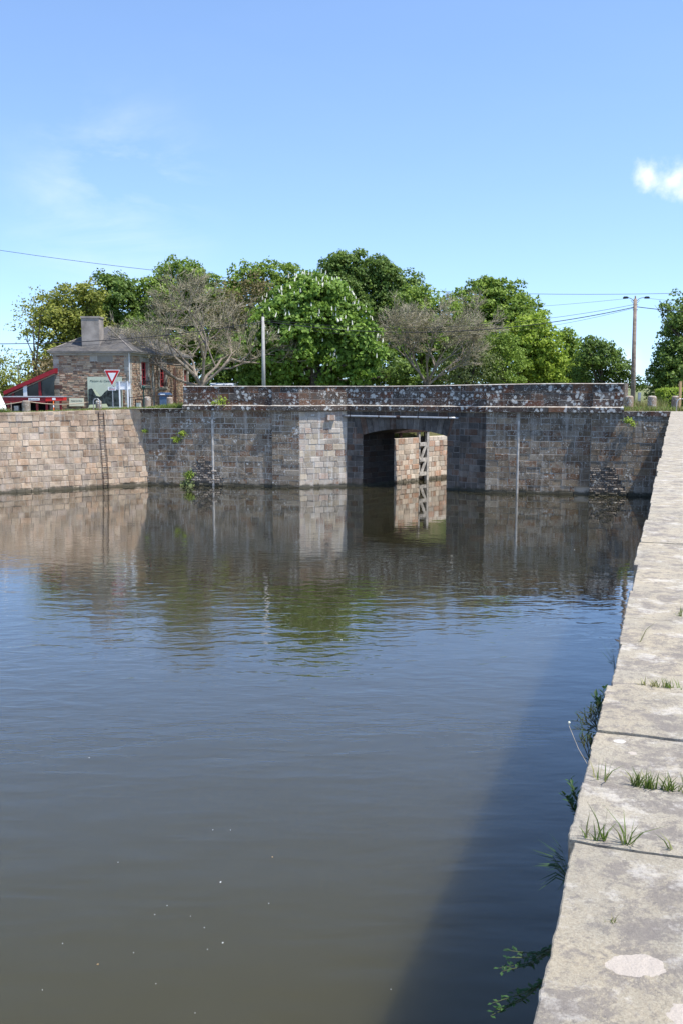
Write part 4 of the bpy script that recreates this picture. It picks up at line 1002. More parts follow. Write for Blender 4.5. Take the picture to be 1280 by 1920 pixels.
bare("bare_tree", "grey leafless tree with dense thin twigs right of the chestnut", 800, 84, 0, 1.0, 52, .28, 7, topy=505, tw=.011, wide=.26, wx=1.05, budmat='leaf_bud')

# ------------------------------------------------------------------ stone house
HY = 72.0
hz = 4.86
c0 = at(103, 757, HY); c1 = at(246, 757, HY); eaveZ = at(170, 660, HY).z
HA = Vector((c0.x, HY)); HB = Vector((c1.x, HY))
fd = Vector((-.0, 1)); 
# right facade runs from HB away; direction chosen so its far end is seen at column 348
far = at(356, 700, 88.0); fdir = (Vector((far.x, 88)) - HB).normalized(); FL = 15.5; HC = HB + fdir * FL; HD = HA + Vector((-fdir.y, fdir.x)) * 0 + fdir * FL
HO = thing("stone_house", "low rubble stone house with slate roof and big chimney", "house", (HA.x, HY, hz))
mb = MB()
QN = .42
def hblock_front(z):
    return [(-1, QN if int(z / .36) % 2 else QN * .6), ((HB - HA).length - (QN if int(z / .36) % 2 else QN * .6), 99), ((HB - HA).length * .48, (HB - HA).length * .78) if z > eaveZ - .62 else (-9, -8)]
masonry(mb, HA, HB, hz - .3, eaveZ - .25, courses=.135, wr=(.16, .5), thick=0, blocked=hblock_front, jit=.02, gap=.02, cham=.015)
# windows on the facade by column
def fs(px, z): return (onLine(HB, fdir, px, z) - HB).length
wins = []
for (xa, xb, ya, yb) in ((266.5, 278.5, 679, 722), (301, 311.5, 687, 725), (346, 352.5, 694, 729)):
    s0, s1 = fs(xa, 7), fs(xb, 7); pm = HB + fdir * ((s0 + s1) / 2); zt2 = zat(pm, (xa + xb) / 2, ya); zb2 = zat(pm, (xa + xb) / 2, yb); wins.append((s0, s1, zb2, zt2))
cz = eaveZ - .25
def hblock_f(z):
    b = [(-1, QN * (1 if int(z / .36) % 2 else .6))]
    for (s0, s1, a_, t_) in wins:
        if a_ < z < t_: b.append((s0 - .02, s1 + .02))
        if a_ - .25 < z < cz + 1: b.append((s0 - .38, s1 + .38))
    return b
masonry(mb, HB, HC, hz - .3, cz, courses=.135, wr=(.16, .5), thick=0, blocked=hblock_f, jit=.02, gap=.02, cham=.015)
masonry(mb, HC, HD, hz - .3, cz, courses=.3, wr=(.4, .8), thick=0); masonry(mb, HD, HA, hz - .3, cz, courses=.3, wr=(.4, .8), thick=0)
bd(mb, "rubble_wall", 'houserub', HO)
mb = MB()
# dressed quoins, surrounds and lintels
def cour(A_, B_, s0, s1, z0, z1, **k):
    u_ = (B_ - A_).normalized(); masonry(mb, A_ + u_ * s0, A_ + u_ * s1, z0, z1, **k)
FW = (HB - HA).length
def cobj(nm, *a, **k):
    global mb
    mb = MB(); cour(*a, **k); return bd(mb, nm, 'quoin', HO)
QK = dict(courses=.36, wr=(.5, .9), thick=0, proud=.012)
cobj("quoin", HA, HB, 0, QN, hz - .3, cz, **QK); cobj("quoin", HA, HB, FW - QN, FW, hz - .3, cz, **QK); cobj("quoin", HB, HC, 0, QN, hz - .3, cz, **QK)
cobj("blocked_window", HA, HB, FW * .48, FW * .78, eaveZ - .75, cz, courses=.5, wr=(.8, 1.2), thick=0, proud=.012)
for (s0, s1, a_, t_) in wins:
    for (x0, x1) in ((s0 - .38, s0), (s1, s1 + .38)): cobj("window_jamb", HB, HC, x0, x1, a_, t_, courses=.34, wr=(.5, .9), thick=0, proud=.014)
    cobj("lintel", HB, HC, s0 - .38, s1 + .38, t_, cz, courses=.4, wr=(.8, 2.2), thick=0, proud=.014)
    cobj("window_sill", HB, HC, s0 - .38, s1 + .38, a_ - .25, a_, courses=.25, wr=(2, 3), thick=0, proud=.05)
cobj("pilaster", HB, HC, wins[0][1] + 1.0, wins[0][1] + 1.5, hz - .3, cz, courses=.4, wr=(.5, .9), thick=0, proud=.03)

fn = Vector((fdir.y, -fdir.x)).to_3d()
for (s0, s1, a_, t_) in wins:
    def wp(s_, z, d): p = HB + fdir * s_; return Vector((p.x, p.y, z)) - fn * d
    mb = MB()
    mb.quad([wp(s0, a_, 0), wp(s0, t_, 0), wp(s0, t_, .4), wp(s0, a_, .4)]); mb.quad([wp(s1, a_, 0), wp(s1, t_, 0), wp(s1, t_, .4), wp(s1, a_, .4)])
    mb.quad([wp(s0, t_, 0), wp(s1, t_, 0), wp(s1, t_, .4), wp(s0, t_, .4)]); mb.quad([wp(s0, a_, 0), wp(s1, a_, 0), wp(s1, a_, .4), wp(s0, a_, .4)])
    wo = bd(mb, "window", 'quoin', HO)
    def wb(nm, mat, rects, d0, d1):
        mb = MB()
        for (x0, x1, y0, y1) in rects:
            f_ = [wp(x0, y0, d0), wp(x1, y0, d0), wp(x1, y1, d0), wp(x0, y1, d0)]; k_ = [wp(x0, y0, d1), wp(x1, y0, d1), wp(x1, y1, d1), wp(x0, y1, d1)]
            mb.quad(f_); mb.quad(k_)
            for j in range(4): mb.quad([f_[j], f_[(j + 1) % 4], k_[(j + 1) % 4], k_[j]])
        return bd(mb, nm, mat, HO)
    def sub(o): o.parent = wo; o.location = (0, 0, 0); return o
    sub(wb("pane", 'glass', [(s0 + .02, s1 - .02, a_ + .02, t_ - .02)], .3, .33))
    wm = (s0 + s1) / 2; hh = t_ - a_
    sub(wb("frame", 'winred', [(s0, s0 + .09, a_, t_), (s1 - .09, s1, a_, t_), (wm - .05, wm + .05, a_, t_)] + [(s0 + .09, wm - .05, a_ + hh * f_, a_ + hh * f_ + .05) for f_ in (.0, .33, .66, .96)] + [(wm + .05, s1 - .09, a_ + hh * f_, a_ + hh * f_ + .05) for f_ in (.0, .33, .66, .96)], .2, .28))
    sub(wb("railing", 'iron', [(s0 - .1, s1 + .1, a_ + .3, a_ + .34), (s0 - .1, s1 + .1, a_ + .04, a_ + .08)] + [(s0 - .1 + (s1 - s0 + .2) * k / 9, s0 - .08 + (s1 - s0 + .2) * k / 9, a_ + .08, a_ + .3) for k in range(10)], -.16, -.13))
# brown doorway strip
s0, s1 = fs(325.5, 7), fs(329.5, 7)
mb = MB(); 
for (x0, x1, y0, y1) in ((s0, s1, hz, zat(HB + fdir * s0, 327, 690)),):
    f_ = [(HB + fdir * x0).to_3d() + Vector((0, 0, y0)) + fn * .06, (HB + fdir * x1).to_3d() + Vector((0, 0, y0)) + fn * .06, (HB + fdir * x1).to_3d() + Vector((0, 0, y1)) + fn * .06, (HB + fdir * x0).to_3d() + Vector((0, 0, y1)) + fn * .06]
    k_ = [p - fn * .12 for p in f_]; mb.quad(f_)
    for j in range(4): mb.quad([f_[j], f_[(j + 1) % 4], k_[(j + 1) % 4], k_[j]])
M['brown'] = simple("brown_door_paint", (.10, .05, .04), .7); M['slate2'] = M['slate']
bd(mb, "door", 'brown', HO)
# eaves band + gutter
def ring(d, z0, z1, mat, nm):
    mb = MB(); pl = [HA, HB, HC, HD]; cx = sum(p.x for p in pl) / 4; cy = sum(p.y for p in pl) / 4
    ex = [Vector((-1, -1)), Vector((1, -1)), Vector((1, 1)), Vector((-1, 1))]
    mb.prism([tuple(p + e * d) for p, e in zip(pl, ex)], z0, z1); return bd(mb, nm, mat, HO)
ring(.10, cz, eaveZ - .06, 'quoin', "eaves_course"); ring(.30, eaveZ - .06, eaveZ + .05, 'chim', "gutter")
# hipped roof
d = .34; ez = eaveZ + .05; e4 = [HA + Vector((-d, -d)), HB + Vector((d, -d)), HC + Vector((d, d)), HD + Vector((-d, d))]
mid0 = (HA + HB) / 2; pk = at(203, 613, HY + 3.6); rz_ = pk.z; r0v = Vector((pk.x, HY + 3.6)); r1v = r0v + fdir * (FL - 7.2)
mb = MB(); E3 = [p.to_3d() + Vector((0, 0, ez)) for p in e4]; R3 = [r0v.to_3d() + Vector((0, 0, rz_)), r1v.to_3d() + Vector((0, 0, rz_))]
mb.quad([E3[0], E3[1], R3[0]]); mb.quad([E3[1], E3[2], R3[1], R3[0]]); mb.quad([E3[2], E3[3], R3[1]]); mb.quad([E3[3], E3[0], R3[0], R3[1]])
ro = bd(mb, "roof", 'slate', HO)
uv = ro.data.uv_layers.new(name="UVMap")
for poly in ro.data.polygons:
    n3 = poly.normal; ax = Vector((-n3.y, n3.x, 0)).normalized(); ay = n3.cross(ax)
    for li in poly.loop_indices:
        co = ro.data.vertices[ro.data.loops[li].vertex_index].co; uv.data[li].uv = (co.dot(ax), co.dot(ay))
mb = MB()
for a_, b_ in ((E3[0], R3[0]), (E3[1], R3[0]), (R3[0], R3[1]), (E3[2], R3[1]), (E3[3], R3[1])): mb.tube([a_ + Vector((0, 0, .02)), b_ + Vector((0, 0, .02))], .035, 6)
x = bd(mb, "ridge_cap", 'chim', HO)
# chimney
cL = at(154.5, 655, 72.35); cR = at(187.5, 655, 72.35); ztp = at(170, 593, 72.35).z
mb = MB(); mb.box((cL.x, 72.35, eaveZ - .1), (cR.x, 73.75, ztp - .12)); mb.box((cL.x - .05, 72.3, ztp - .12), (cR.x + .05, 73.8, ztp)); ch = bd(mb, "chimney", 'chim', HO)
# downpipe
mb = MB(); dp = at(243.5, 700, HY - .08); mb.tube([(dp.x, HY - .12, hz), (dp.x, HY - .12, eaveZ - .05)], .03, 8); bd(mb, "downpipe", 'whitepaint', HO)
mb = MB(); pp = at(109, 722, HY - .05); mb.box((at(103.5, 730, HY).x, HY - .04, at(103, 729, HY).z), (at(118, 730, HY).x, HY, at(103, 722, HY).z)); bd(mb, "wall_plaque", 'brown', HO)

# text helper
def text(body, size, mat, loc, parent, name="lettering", rot=(math.pi / 2, 0, 0), maxw=None, shear=0):
    cu = bpy.data.curves.new("t", 'FONT'); cu.body = body; cu.size = size; cu.align_x = 'CENTER'; cu.align_y = 'CENTER'; cu.extrude = .004; cu.shear = shear
    o = bpy.data.objects.new("t", cu); COL.objects.link(o); bpy.context.view_layer.update()
    me = bpy.data.meshes.new_from_object(o.evaluated_get(bpy.context.evaluated_depsgraph_get())); bpy.data.objects.remove(o)
    me.materials.clear(); me.materials.append(M[mat]); r = bpy.data.objects.new(name, me); COL.objects.link(r)
    xs = [v.co.x for v in me.vertices]; wdt = max(xs) - min(xs)
    if maxw and wdt > 0: r.scale = (maxw / wdt,) * 2 + (1,)
    r.rotation_euler = rot; r.parent = parent
    r.location = Vector(loc) - Vector(parent.location)
    return r
# mural panel on front wall
def boxpx(mb, x0, x1, y0, y1, Y, th=.05):
    a = at(x0, y1, Y); b = at(x1, y0, Y); mb.box((a.x, Y, a.z), (b.x, Y + th, b.z))
def flatpx(mb, pl, Y, th=.01):
    f = [at(x, y, Y) for x, y in pl]; k = [p + Vector((0, th, 0)) for p in f]; mb.quad(f); mb.quad(k)
    for j in range(len(f)): mb.quad([f[j], f[(j + 1) % len(f)], k[(j + 1) % len(f)], k[j]])
YM = HY - .12
PN = thing("mural_panel", "large printed panel with pale sky over dark canal landscape on the house gable", "sign", tuple(at(197, 765, YM)))
mb = MB(); boxpx(mb, 166, 229, 706.5, 765, YM); bd(mb, "board", 'panelpale', PN)
mb = MB(); flatpx(mb, [(166.3, 730), (172, 728), (178, 733), (184, 741), (190, 743), (197, 735), (205, 729), (213, 724), (222, 727), (228.7, 722), (228.7, 762), (166.3, 762)], YM - .012); bd(mb, "landscape_print", 'paneldark', PN)
mb = MB(); flatpx(mb, [(175, 731), (178, 730), (189, 744), (181, 742)], YM - .018, .004); flatpx(mb, [(168, 759), (200, 757), (204, 764), (167, 764.5)], YM - .018, .004); bd(mb, "water_print", 'panelwater', PN)
text("Maison du Canal", .2, 'ink', at(188, 714.5, YM - .006), PN, maxw=1.55, shear=.25)
PN2 = thing("small_sign", "small pale sign reading Maison du Canal low on the house gable", "sign", tuple(at(144, 762, YM)))
mb = MB(); boxpx(mb, 130.5, 157.5, 746.5, 761.5, YM); bd(mb, "board", 'cream', PN2)
text("Maison du Canal", .1, 'ink', at(144, 751.5, YM - .006), PN2, maxw=.85, shear=.25)

# ------------------------------------------------------------------ signs on posts
YS = 65.6
def gpx(px, Y): x = at(px, 760, Y).x; return x, gz(x, Y)
x_, z_ = gpx(212.5, YS); YSN = thing("yield_sign", "red and white give way triangle on a grey post", "road sign", (x_, YS, z_))
mb = MB(); t_ = at(212, 722, YS); mb.tube([(x_, YS, z_ - .1), (x_, YS, at(212, 700, YS).z)], .035, 8); bd(mb, "post", 'greymetal', YSN)
def tri(cx, ty, by, hwid, Y, r=.12):
    return [(cx - hwid, ty), (cx + hwid, ty), (cx, by)]
def roundpoly(pl, rr):
    out = []
    n = len(pl)
    for i in range(n):
        p = Vector(pl[i]); a = (Vector(pl[i - 1]) - p).normalized(); b = (Vector(pl[(i + 1) % n]) - p).normalized()
        for k in range(5):
            t = k / 4; q0_, q1_ = p + a * rr, p + b * rr; out.append(tuple(q0_ * (1 - t) ** 2 + p * 2 * t * (1 - t) + q1_ * t * t))
    return out
mb = MB(); flatpx(mb, roundpoly(tri(210.5, 693.2, 724.5, 15.3, YS), 2), YS - .06, .02); bd(mb, "sign_face", 'whitepaint', YSN)
mb = MB(); flatpx(mb, roundpoly(tri(210.5, 694.4, 722.6, 13.9, YS), 2), YS - .068, .004); bd(mb, "red_border", 'redsign' if 'redsign' in M else 'redpaint', YSN)
mb = MB(); flatpx(mb, tri(210.5, 699, 714.8, 7.7, YS), YS - .076, .004); bd(mb, "sign_centre", 'whitepaint', YSN)
mb = MB(); boxpx(mb, 203, 217.5, 725.2, 732.2, YS - .06, .02); bd(mb, "plate", 'whitepaint', YSN)
text("CÉDEZ LE", .09, 'ink', at(210.3, 727.4, YS - .064), YSN, maxw=.4); text("PASSAGE", .09, 'redink', at(210.3, 730.3, YS - .064), YSN, maxw=.38)
x_, z_ = gpx(233, YS); DS = thing("direction_board", "white framed board on two posts seen from behind beside the give way sign", "sign", (x_, YS, z_))
for px in (225.7, 241.0):
    a = at(px, 765, YS); mb = MB(); mb.box((a.x - .045, YS - .03, gz(a.x, YS) - .1), (a.x + .045, YS + .05, at(px, 715, YS).z)); bd(mb, "post", 'whitepaint', DS)
mb = MB(); boxpx(mb, 218, 245, 716.2, 730.5, YS + .06, .02); bd(mb, "panel", 'whitepaint', DS)
mb = MB(); boxpx(mb, 218, 245, 715.4, 716.8, YS + .0, .06); boxpx(mb, 218, 245, 729.8, 731, YS, .06); boxpx(mb, 222, 224, 717, 730, YS, .06); boxpx(mb, 237.5, 239.5, 717, 730, YS, .06); bd(mb, "frame", 'greymetal', DS)

# ------------------------------------------------------------------ lean-to, kiosk, tent
YL = 71.2
x_, z_ = gpx(55, YL); LN = thing("glazed_lean_to", "glazed lean-to with sloping red roof edge against the house", "lean-to", (x_, YL, z_))
mb = MB(); f = [at(7, 733.5, YL), at(103, 690.5, YL), at(103, 699.5, YL), at(7, 740.5, YL)]; k = [p + Vector((0, 6, 0)) for p in f]
mb.quad(f); mb.quad(k); 
for j in range(4): mb.quad([f[j], f[(j + 1) % 4], k[(j + 1) % 4], k[j]])
M['darkred'] = simple("dark_red_paint", (.24, .012, .02), .5, 0, .1, 4); bd(mb, "roof", 'darkred', LN)
mb = MB(); flatpx(mb, [(7, 737), (103, 695), (103, 768), (7, 768)], YL + 5.5, .05); bd(mb, "back_wall", 'darkroom', LN)
mb = MB(); flatpx(mb, [(20, 736), (102.5, 700), (102.5, 768), (20, 768)], YL + .3, .01); bd(mb, "glazing", 'glass', LN)
for px in (25, 75.5):
    mb = MB(); boxpx(mb, px - 1.2, px + 1.2, 734 - (px - 25) * .43, 768, YL + .2, .1); bd(mb, "mullion", 'maroon', LN)
mb = MB(); boxpx(mb, 45.5, 50.5, 722, 768, YL + .12, .12); bd(mb, "post", 'whitepaint', LN)
mb = MB(); flatpx(mb, [(15, 739.5), (103, 700), (103, 702.5), (15, 742)], YL + .16, .1); bd(mb, "beam", 'woodpole', LN)
YK = 68.0
x_, z_ = gpx(60, YK); KK = thing("kiosk", "low red flat roofed snack kiosk with a small white name board", "kiosk", (x_, YK, z_))
mb = MB(); boxpx(mb, 6, 86, 744.2, 755.5, YK, 2.2); bd(mb, "fascia", 'maroon', KK)
mb = MB(); boxpx(mb, 5.5, 119.5, 743.2, 744.6, YK - .06, 2.4); bd(mb, "roof", 'greymetal', KK)
mb = MB(); flatpx(mb, [(86, 744.6), (119.5, 744.8), (119.5, 751), (86, 752.5)], YK - .03, .8); bd(mb, "awning", 'brightred', KK)
mb = MB(); boxpx(mb, 54, 74.5, 746.3, 750.8, YK - .05, .03); sb_ = bd(mb, "name_board", 'whitepaint', KK)
text("RESTAURATION", .1, 'ink', at(64.2, 748.5, YK - .056), KK, maxw=.68)
mb = MB(); boxpx(mb, 98.5, 104.5, 746, 750, YK - .05, .02); bd(mb, "notice", 'whitepaint', KK)
for px in (16, 70, 88, 114):
    mb = MB(); boxpx(mb, px - 1.6, px + 1.6, 752, 770, YK + .1, .12); bd(mb, "post", 'maroon', KK)
mb = MB(); boxpx(mb, 14, 100, 752, 770, YK + 2.1, .05); bd(mb, "back_panel", 'darkroom', KK)
mb = MB(); boxpx(mb, 27, 35, 761, 770, YK + .3, .3); bd(mb, "menu_box", 'greymetal', KK)
x_, z_ = gpx(-3, 66.5); TT = thing("folded_parasol", "white canvas parasol cut off by the left edge", "parasol", (x_, 66.5, z_))
mb = MB(); mb.lathe([(.62, .02), (.6, .25), (.5, .6), (.33, 1.0), (.12, 1.5), (.03, 1.9)], 10); mb.build("canvas", 'canvas', TT); mb = MB(); mb.tube([(0, 0, 1.8), (0, 0, 2.3)], .03, 6); mb.build("pole", 'greymetal', TT)

# ------------------------------------------------------------------ bollards
def bollard_mesh(rr):
    mb = MB(); n = 28; rs_ = [(.27, -.1), (.275, .1), (.265, .35), (.262, .6), (.258, .78), (.235, .83), (.15, .86)]
    base = 0
    for r, z in rs_:
        for j in range(n):
            t = 2 * math.pi * j / n; q = r * (1 + .05 * nzv((math.cos(t) * 1.3, math.sin(t) * 1.3, z * 1.7 + rr * 10), 1.6)); mb.v.append((q * math.cos(t), q * math.sin(t), z)); mb.c.append((rr, .6, 0))
    for k in range(len(rs_) - 1):
        for j in range(n): mb.f.append((k * n + j, k * n + (j + 1) % n, (k + 1) * n + (j + 1) % n, (k + 1) * n + j))
    mb.f.append(tuple((len(rs_) - 1) * n + j for j in range(n))); mb.f.append(tuple(reversed(range(n))))
    return mb
GB = "stone bollards along the quays"
for i, (px, pyb, Y, lab) in enumerate(((49.5, 776, 62.6, "white lichened stone bollard holding the rope in front of the kiosk"), (185.5, 768, 64.6, "stone bollard standing behind the bicycle hoop at left"),
        (277, 758, 68.5, "pale stone bollard beside the small green lamp post"), (319, 760, 67.5, "stone bollard in the grass in front of the blue bin"),
        (1178, 768, 61.0, "pale stone bollard right beside the end of the parapet"), (1221, 768, 60.6, "reddish stone bollard midway between parapet and hedge"), (1266, 768, 60.4, "rightmost stone bollard behind the iron hoop"), (98, 770, 68.6, "small stone bollard at the right end of the kiosk"))):
    x = at(px, 760, Y).x; mb = bollard_mesh(.05 + i * .12); o = mb.build("stone_bollard", 'bollardstone', smooth=False)
    o.location = (x, Y, gz(x, Y)); s_ = {0: 1.0, 1: .75, 2: .9, 3: .85, 7: .6}.get(i, 1.03); o.scale = (s_, s_, s_ * (1.05 if i else 1)); tag(o, lab, "bollard", GB)
# ropes between bollard and posts
def cable(name, label, cat, a, b, sag, r, mat, n=14, group=None):
    a = Vector(a); b = Vector(b); mb = MB(); pt = [a.lerp(b, k / n) - Vector((0, 0, sag * 4 * (k / n) * (1 - k / n))) for k in range(n + 1)]
    mb.tube(pt, r, 5); o = mb.build(name, mat, attr=None, smooth=True, off=tuple(a)); o.location = a; tag(o, label, cat, group); return o
def gp(px, py, Y): p = at(px, py, Y); return p
cable("rope", "slack rope from the lichened bollard out past the left edge", "rope", gp(-40, 763, 62.6), gp(45, 753, 62.6), .05, .03, 'rope')
cable("rope", "slack rope from the lichened bollard towards the house corner", "rope", gp(54, 753, 62.6), gp(166, 754, 65.5), .16, .03, 'rope')
o = MB(); x_, z_ = gpx(21.5, 65); RP = thing("rope_post", "thin wooden rope post left of the lichened bollard", "post", (x_, 65, z_)); o.tube([(0, 0, -.1), (0, 0, .72)], .035, 8); o.tube([(0, 0, .72), (0, 0, .76)], .05, 8); o.build("post", 'woodpole', RP)
o = MB(); x_, z_ = gpx(164, 65.3); RP = thing("rope_post", "dark thin post holding the rope before the gable", "post", (x_, 65.3, z_)); o.tube([(0, 0, -.1), (0, 0, .62)], .03, 8); o.tube([(0, 0, .62), (0, 0, .66)], .045, 8); o.build("post", 'iron', RP)
o = MB(); x_, z_ = gpx(101, 67.5); SG = thing("orange_marker", "small orange marker post in front of the kiosk", "marker", (x_, 67.5, z_)); o.tube([(0, 0, -.1), (0, 0, .75)], .04, 8); M['orangep'] = simple("orange_plastic", (.75, .16, .03), .5); o.build("stake", 'orangep', SG); o = MB(); o.tube([(0, 0, .3), (0, 0, .45)], .045, 8); o.build("white_band", 'whitepaint', SG)
# hoops
def hoop(px0, px1, pt, pb, Y, label, mat='greymetal', r=.03):
    a, b = at(px0, pb, Y), at(px1, pb, Y); z0 = gz(a.x, Y); H = at(px0, pt, Y).z - z0; wd = b.x - a.x
    t = thing("iron_hoop", label, "hoop", (a.x, Y, z0), "iron hoops at the quay"); rr = wd / 2; pts_ = [(0, 0, -.1), (0, 0, H - rr)] + [(rr - rr * math.cos(math.pi * k / 10), 0, H - rr + rr * math.sin(math.pi * k / 10)) for k in range(1, 10)] + [(wd, 0, H - rr), (wd, 0, -.1)]
    mb = MB(); mb.tube(pts_, r, 8); mb.build("bar", mat, t, smooth=True); return t
hoop(176, 188, 747.5, 770, 63.6, "grey hoop above the ladder on the left quay")
hoop(1267, 1284, 747.5, 772, 57.6, "grey iron hoop cut off by the right edge on the quay", 'greymetal', .035)
# railing in front of the facade
RL = thing("handrail", "rusty iron handrail running in front of the sunlit facade", "railing", tuple(at(250, 760, 69)))
mb = MB(); mb.tube([at(243, 746, 69), at(272, 742.5, 69), at(348, 742.5, 69)], .028, 6); bd(mb, "top_rail", 'iron', RL)
for px in (243, 299, 322.5, 347):
    a = at(px, 743, 69); mb = MB(); mb.tube([(a.x, 69, gz(a.x, 69)), (a.x, 69, a.z)], .025, 6); bd(mb, "post", 'iron', RL)
# green lamp post
x_, z_ = gpx(270.5, 66.6); LP = thing("lamp_post", "small dark green globe lamp post before the facade", "lamp post", (x_, 66.6, z_))
hh = at(270, 729, 66.6).z - z_; mb = MB(); mb.tube([(0, 0, -.1), (0, 0, .1), (0, 0, .12), (0, 0, hh)], [.09, .09, .045, .04], 8); mb.build("post", 'greenlamp', LP)
mb = MB(); mb.lathe([(.03, hh - .02), (.1, hh), (.135, hh + .08), (.13, hh + .16), (.08, hh + .2), (.02, hh + .26)], 12); mb.build("lantern", 'greenlamp', LP, smooth=True)
x_, z_ = gpx(260, 67); UB = thing("utility_box", "low cream box with dark lid at the house corner", "box", (x_, 67, z_))
mb = MB(); mb.box((-.12, -.15, -.05), (.2, .15, .42)); mb.build("body", 'cream', UB); mb = MB(); mb.box((-.2, -.2, .62), (.34, .2, .68)); mb.box((.28, -.1, -.05), (.34, .1, .62)); mb.box((-.2, -.1, -.05), (-.16, .1, .62)); mb.build("shelf", 'iron', UB)
# blue bin
x_, z_ = gpx(309, 70); BN = thing("blue_bin", "blue wheeled bin with white label standing by the facade", "bin", (x_, 70, z_))
hh = at(309, 738, 70).z - z_
mb = MB(); mb.prism([(-.3, -.3), (.3, -.3), (.3, .3), (-.3, .3)], 0, hh - .1); mb.build("body", 'bluebin', BN)
mb = MB(); mb.box((-.38, -.36, hh - .1), (.5, .34, hh)); mb.box((-.38, .2, hh), (.4, .34, hh + .08)); mb.build("lid", 'bluebin', BN)
mb = MB(); mb.box((-.22, -.37, hh - .09), (.12, -.362, hh - .02)); mb.build("label_plate", 'whitepaint', BN)
for sx in (-.25, .25):
    mb = MB(); mb.tube([(sx - .03, .25, .08), (sx + .03, .25, .08)], .09, 12); mb.build("wheel", 'rubber', BN)

# ------------------------------------------------------------------ poles, lamps, wires
a = at(495, 740, 72); z_ = gz(a.x, 72)
CP = thing("concrete_pole", "slim grey concrete utility pole before the chestnut", "utility pole", (a.x, 72, z_)); zt3 = at(495, 594, 72).z - z_
mb = MB(); mb.tube([(0, 0, -.3), (0, 0, zt3)], [.16, .1], 12); mb.build("shaft", 'concretepole', CP, smooth=True)
mb = MB(); mb.tube([(0, 0, zt3), (0, 0, zt3 + .25)], .05, 8); mb.box((-.2, -.04, zt3 - .35), (.2, .04, zt3 - .28)); mb.build("insulator", 'black', CP)
a = at(1186.5, 745, 70); bx, z_ = a.x, gz(a.x, 70)
tp = at(1190, 560, 70); hh = tp.z - z_; dx = tp.x - bx
WP = thing("street_lamp_pole", "tall wooden pole with two lamp heads right of the bridge", "street lamp", (bx, 70, z_))
mb = MB(); mb.tube([(0, 0, -.3), (dx * .5, 0, hh * .5), (dx, 0, hh)], [.19, .16, .12], 12); mb.tube([(dx, 0, hh), (dx, 0, hh + .2)], .05, 6); mb.build("pole", 'woodpole', WP, smooth=True)
for sx, px in ((-1, 1172), (1, 1212)):
    e_ = at(px, 558.5, 70); ex, ez = e_.x - bx, e_.z - z_
    mb = MB(); pz = [(dx, 0, hh - .3), (dx + sx * .25, 0, hh - .02), (dx + sx * .45, 0, hh + .06), (ex - sx * .15, 0, ez + .03)]; mb.tube(pz, .022, 6); mb.tube([(dx, 0, hh - .45), (dx + sx * .3, 0, hh - .12)], .016, 5); ar = mb.build("arm", 'iron', WP)
    mb = MB(); mb.box((ex - .17, -.09, ez - .05), (ex + .17, .09, ez + .06)); mb.box((ex - .12, -.06, ez + .06), (ex + .12, .06, ez + .10)); mb.build("lamp_head", 'black', WP)
mb = MB(); zc = at(1188, 577, 70).z - z_
for k in (-.15, .05, .2): mb.tube([(dx * .9 - .18, -.05, zc + k), (dx * .9 + .18, -.05, zc + k)], .025, 6)
mb.build("wire_bracket", 'iron', WP)
x_, z_ = gpx(37.5, 90); # thin far pole behind the lean-to
FP = thing("distant_pole", "thin far pole behind the red lean-to", "utility pole", (x_, 90, z_)); mb = MB(); mb.tube([(0, 0, 0), (0, 0, at(37, 684, 90).z - z_)], .08, 8); mb.build("shaft", 'concretepole', FP); mb = MB(); mb.tube([(-.2, 0, at(37, 685, 90).z - z_), (.2, 0, at(37, 685, 90).z - z_)], .05, 6); mb.build("crossarm", 'woodpole', FP)
WG = "overhead wires"
def wire(lab, a, b, sag, r=.018): return cable("overhead_wire", lab, "wire", a, b, sag, r, 'black', 30, WG)
cpT = at(495, 601, 72)
wire("upper twisted wire from the left edge to the concrete pole", at(-300, 632, 66), at(495, 603, 72), .95, .03)
wire("lower thin wire from the left edge to the concrete pole", at(-300, 655, 66), at(495, 606, 72), .8, .012)
wire("bottom slack wire crossing the sky at the far left", at(-300, 672, 90), at(250, 676, 90), .3, .012)
wire("thick lowest wire between the two poles", at(495, 602, 72), at(1188, 576, 70), 1.25, .03)
wire("middle wire just above the thick one between the two poles", at(495, 599, 72), at(1188, 571, 70), 1.05, .015)
wire("thin wire hanging lowest beneath the bundle between the two poles", at(495, 606, 72), at(1188, 577.5, 70), 1.5, .012)
wire("faint wire from the left lamp head toward the trees", at(1172, 560, 70), at(700, 585, 74), .25, .01)
wire("wire from the lamp pole out past the right edge", at(1190, 575, 70), at(1500, 592, 66), .2, .028)
wire("thin wire above it from the lamp pole past the right edge", at(1212, 559, 70), at(1500, 572, 66), .2, .01)
wire("long high line crossing the whole sky above the trees", at(-220, 433, 120), at(1500, 541, 120), 3.2, .028)

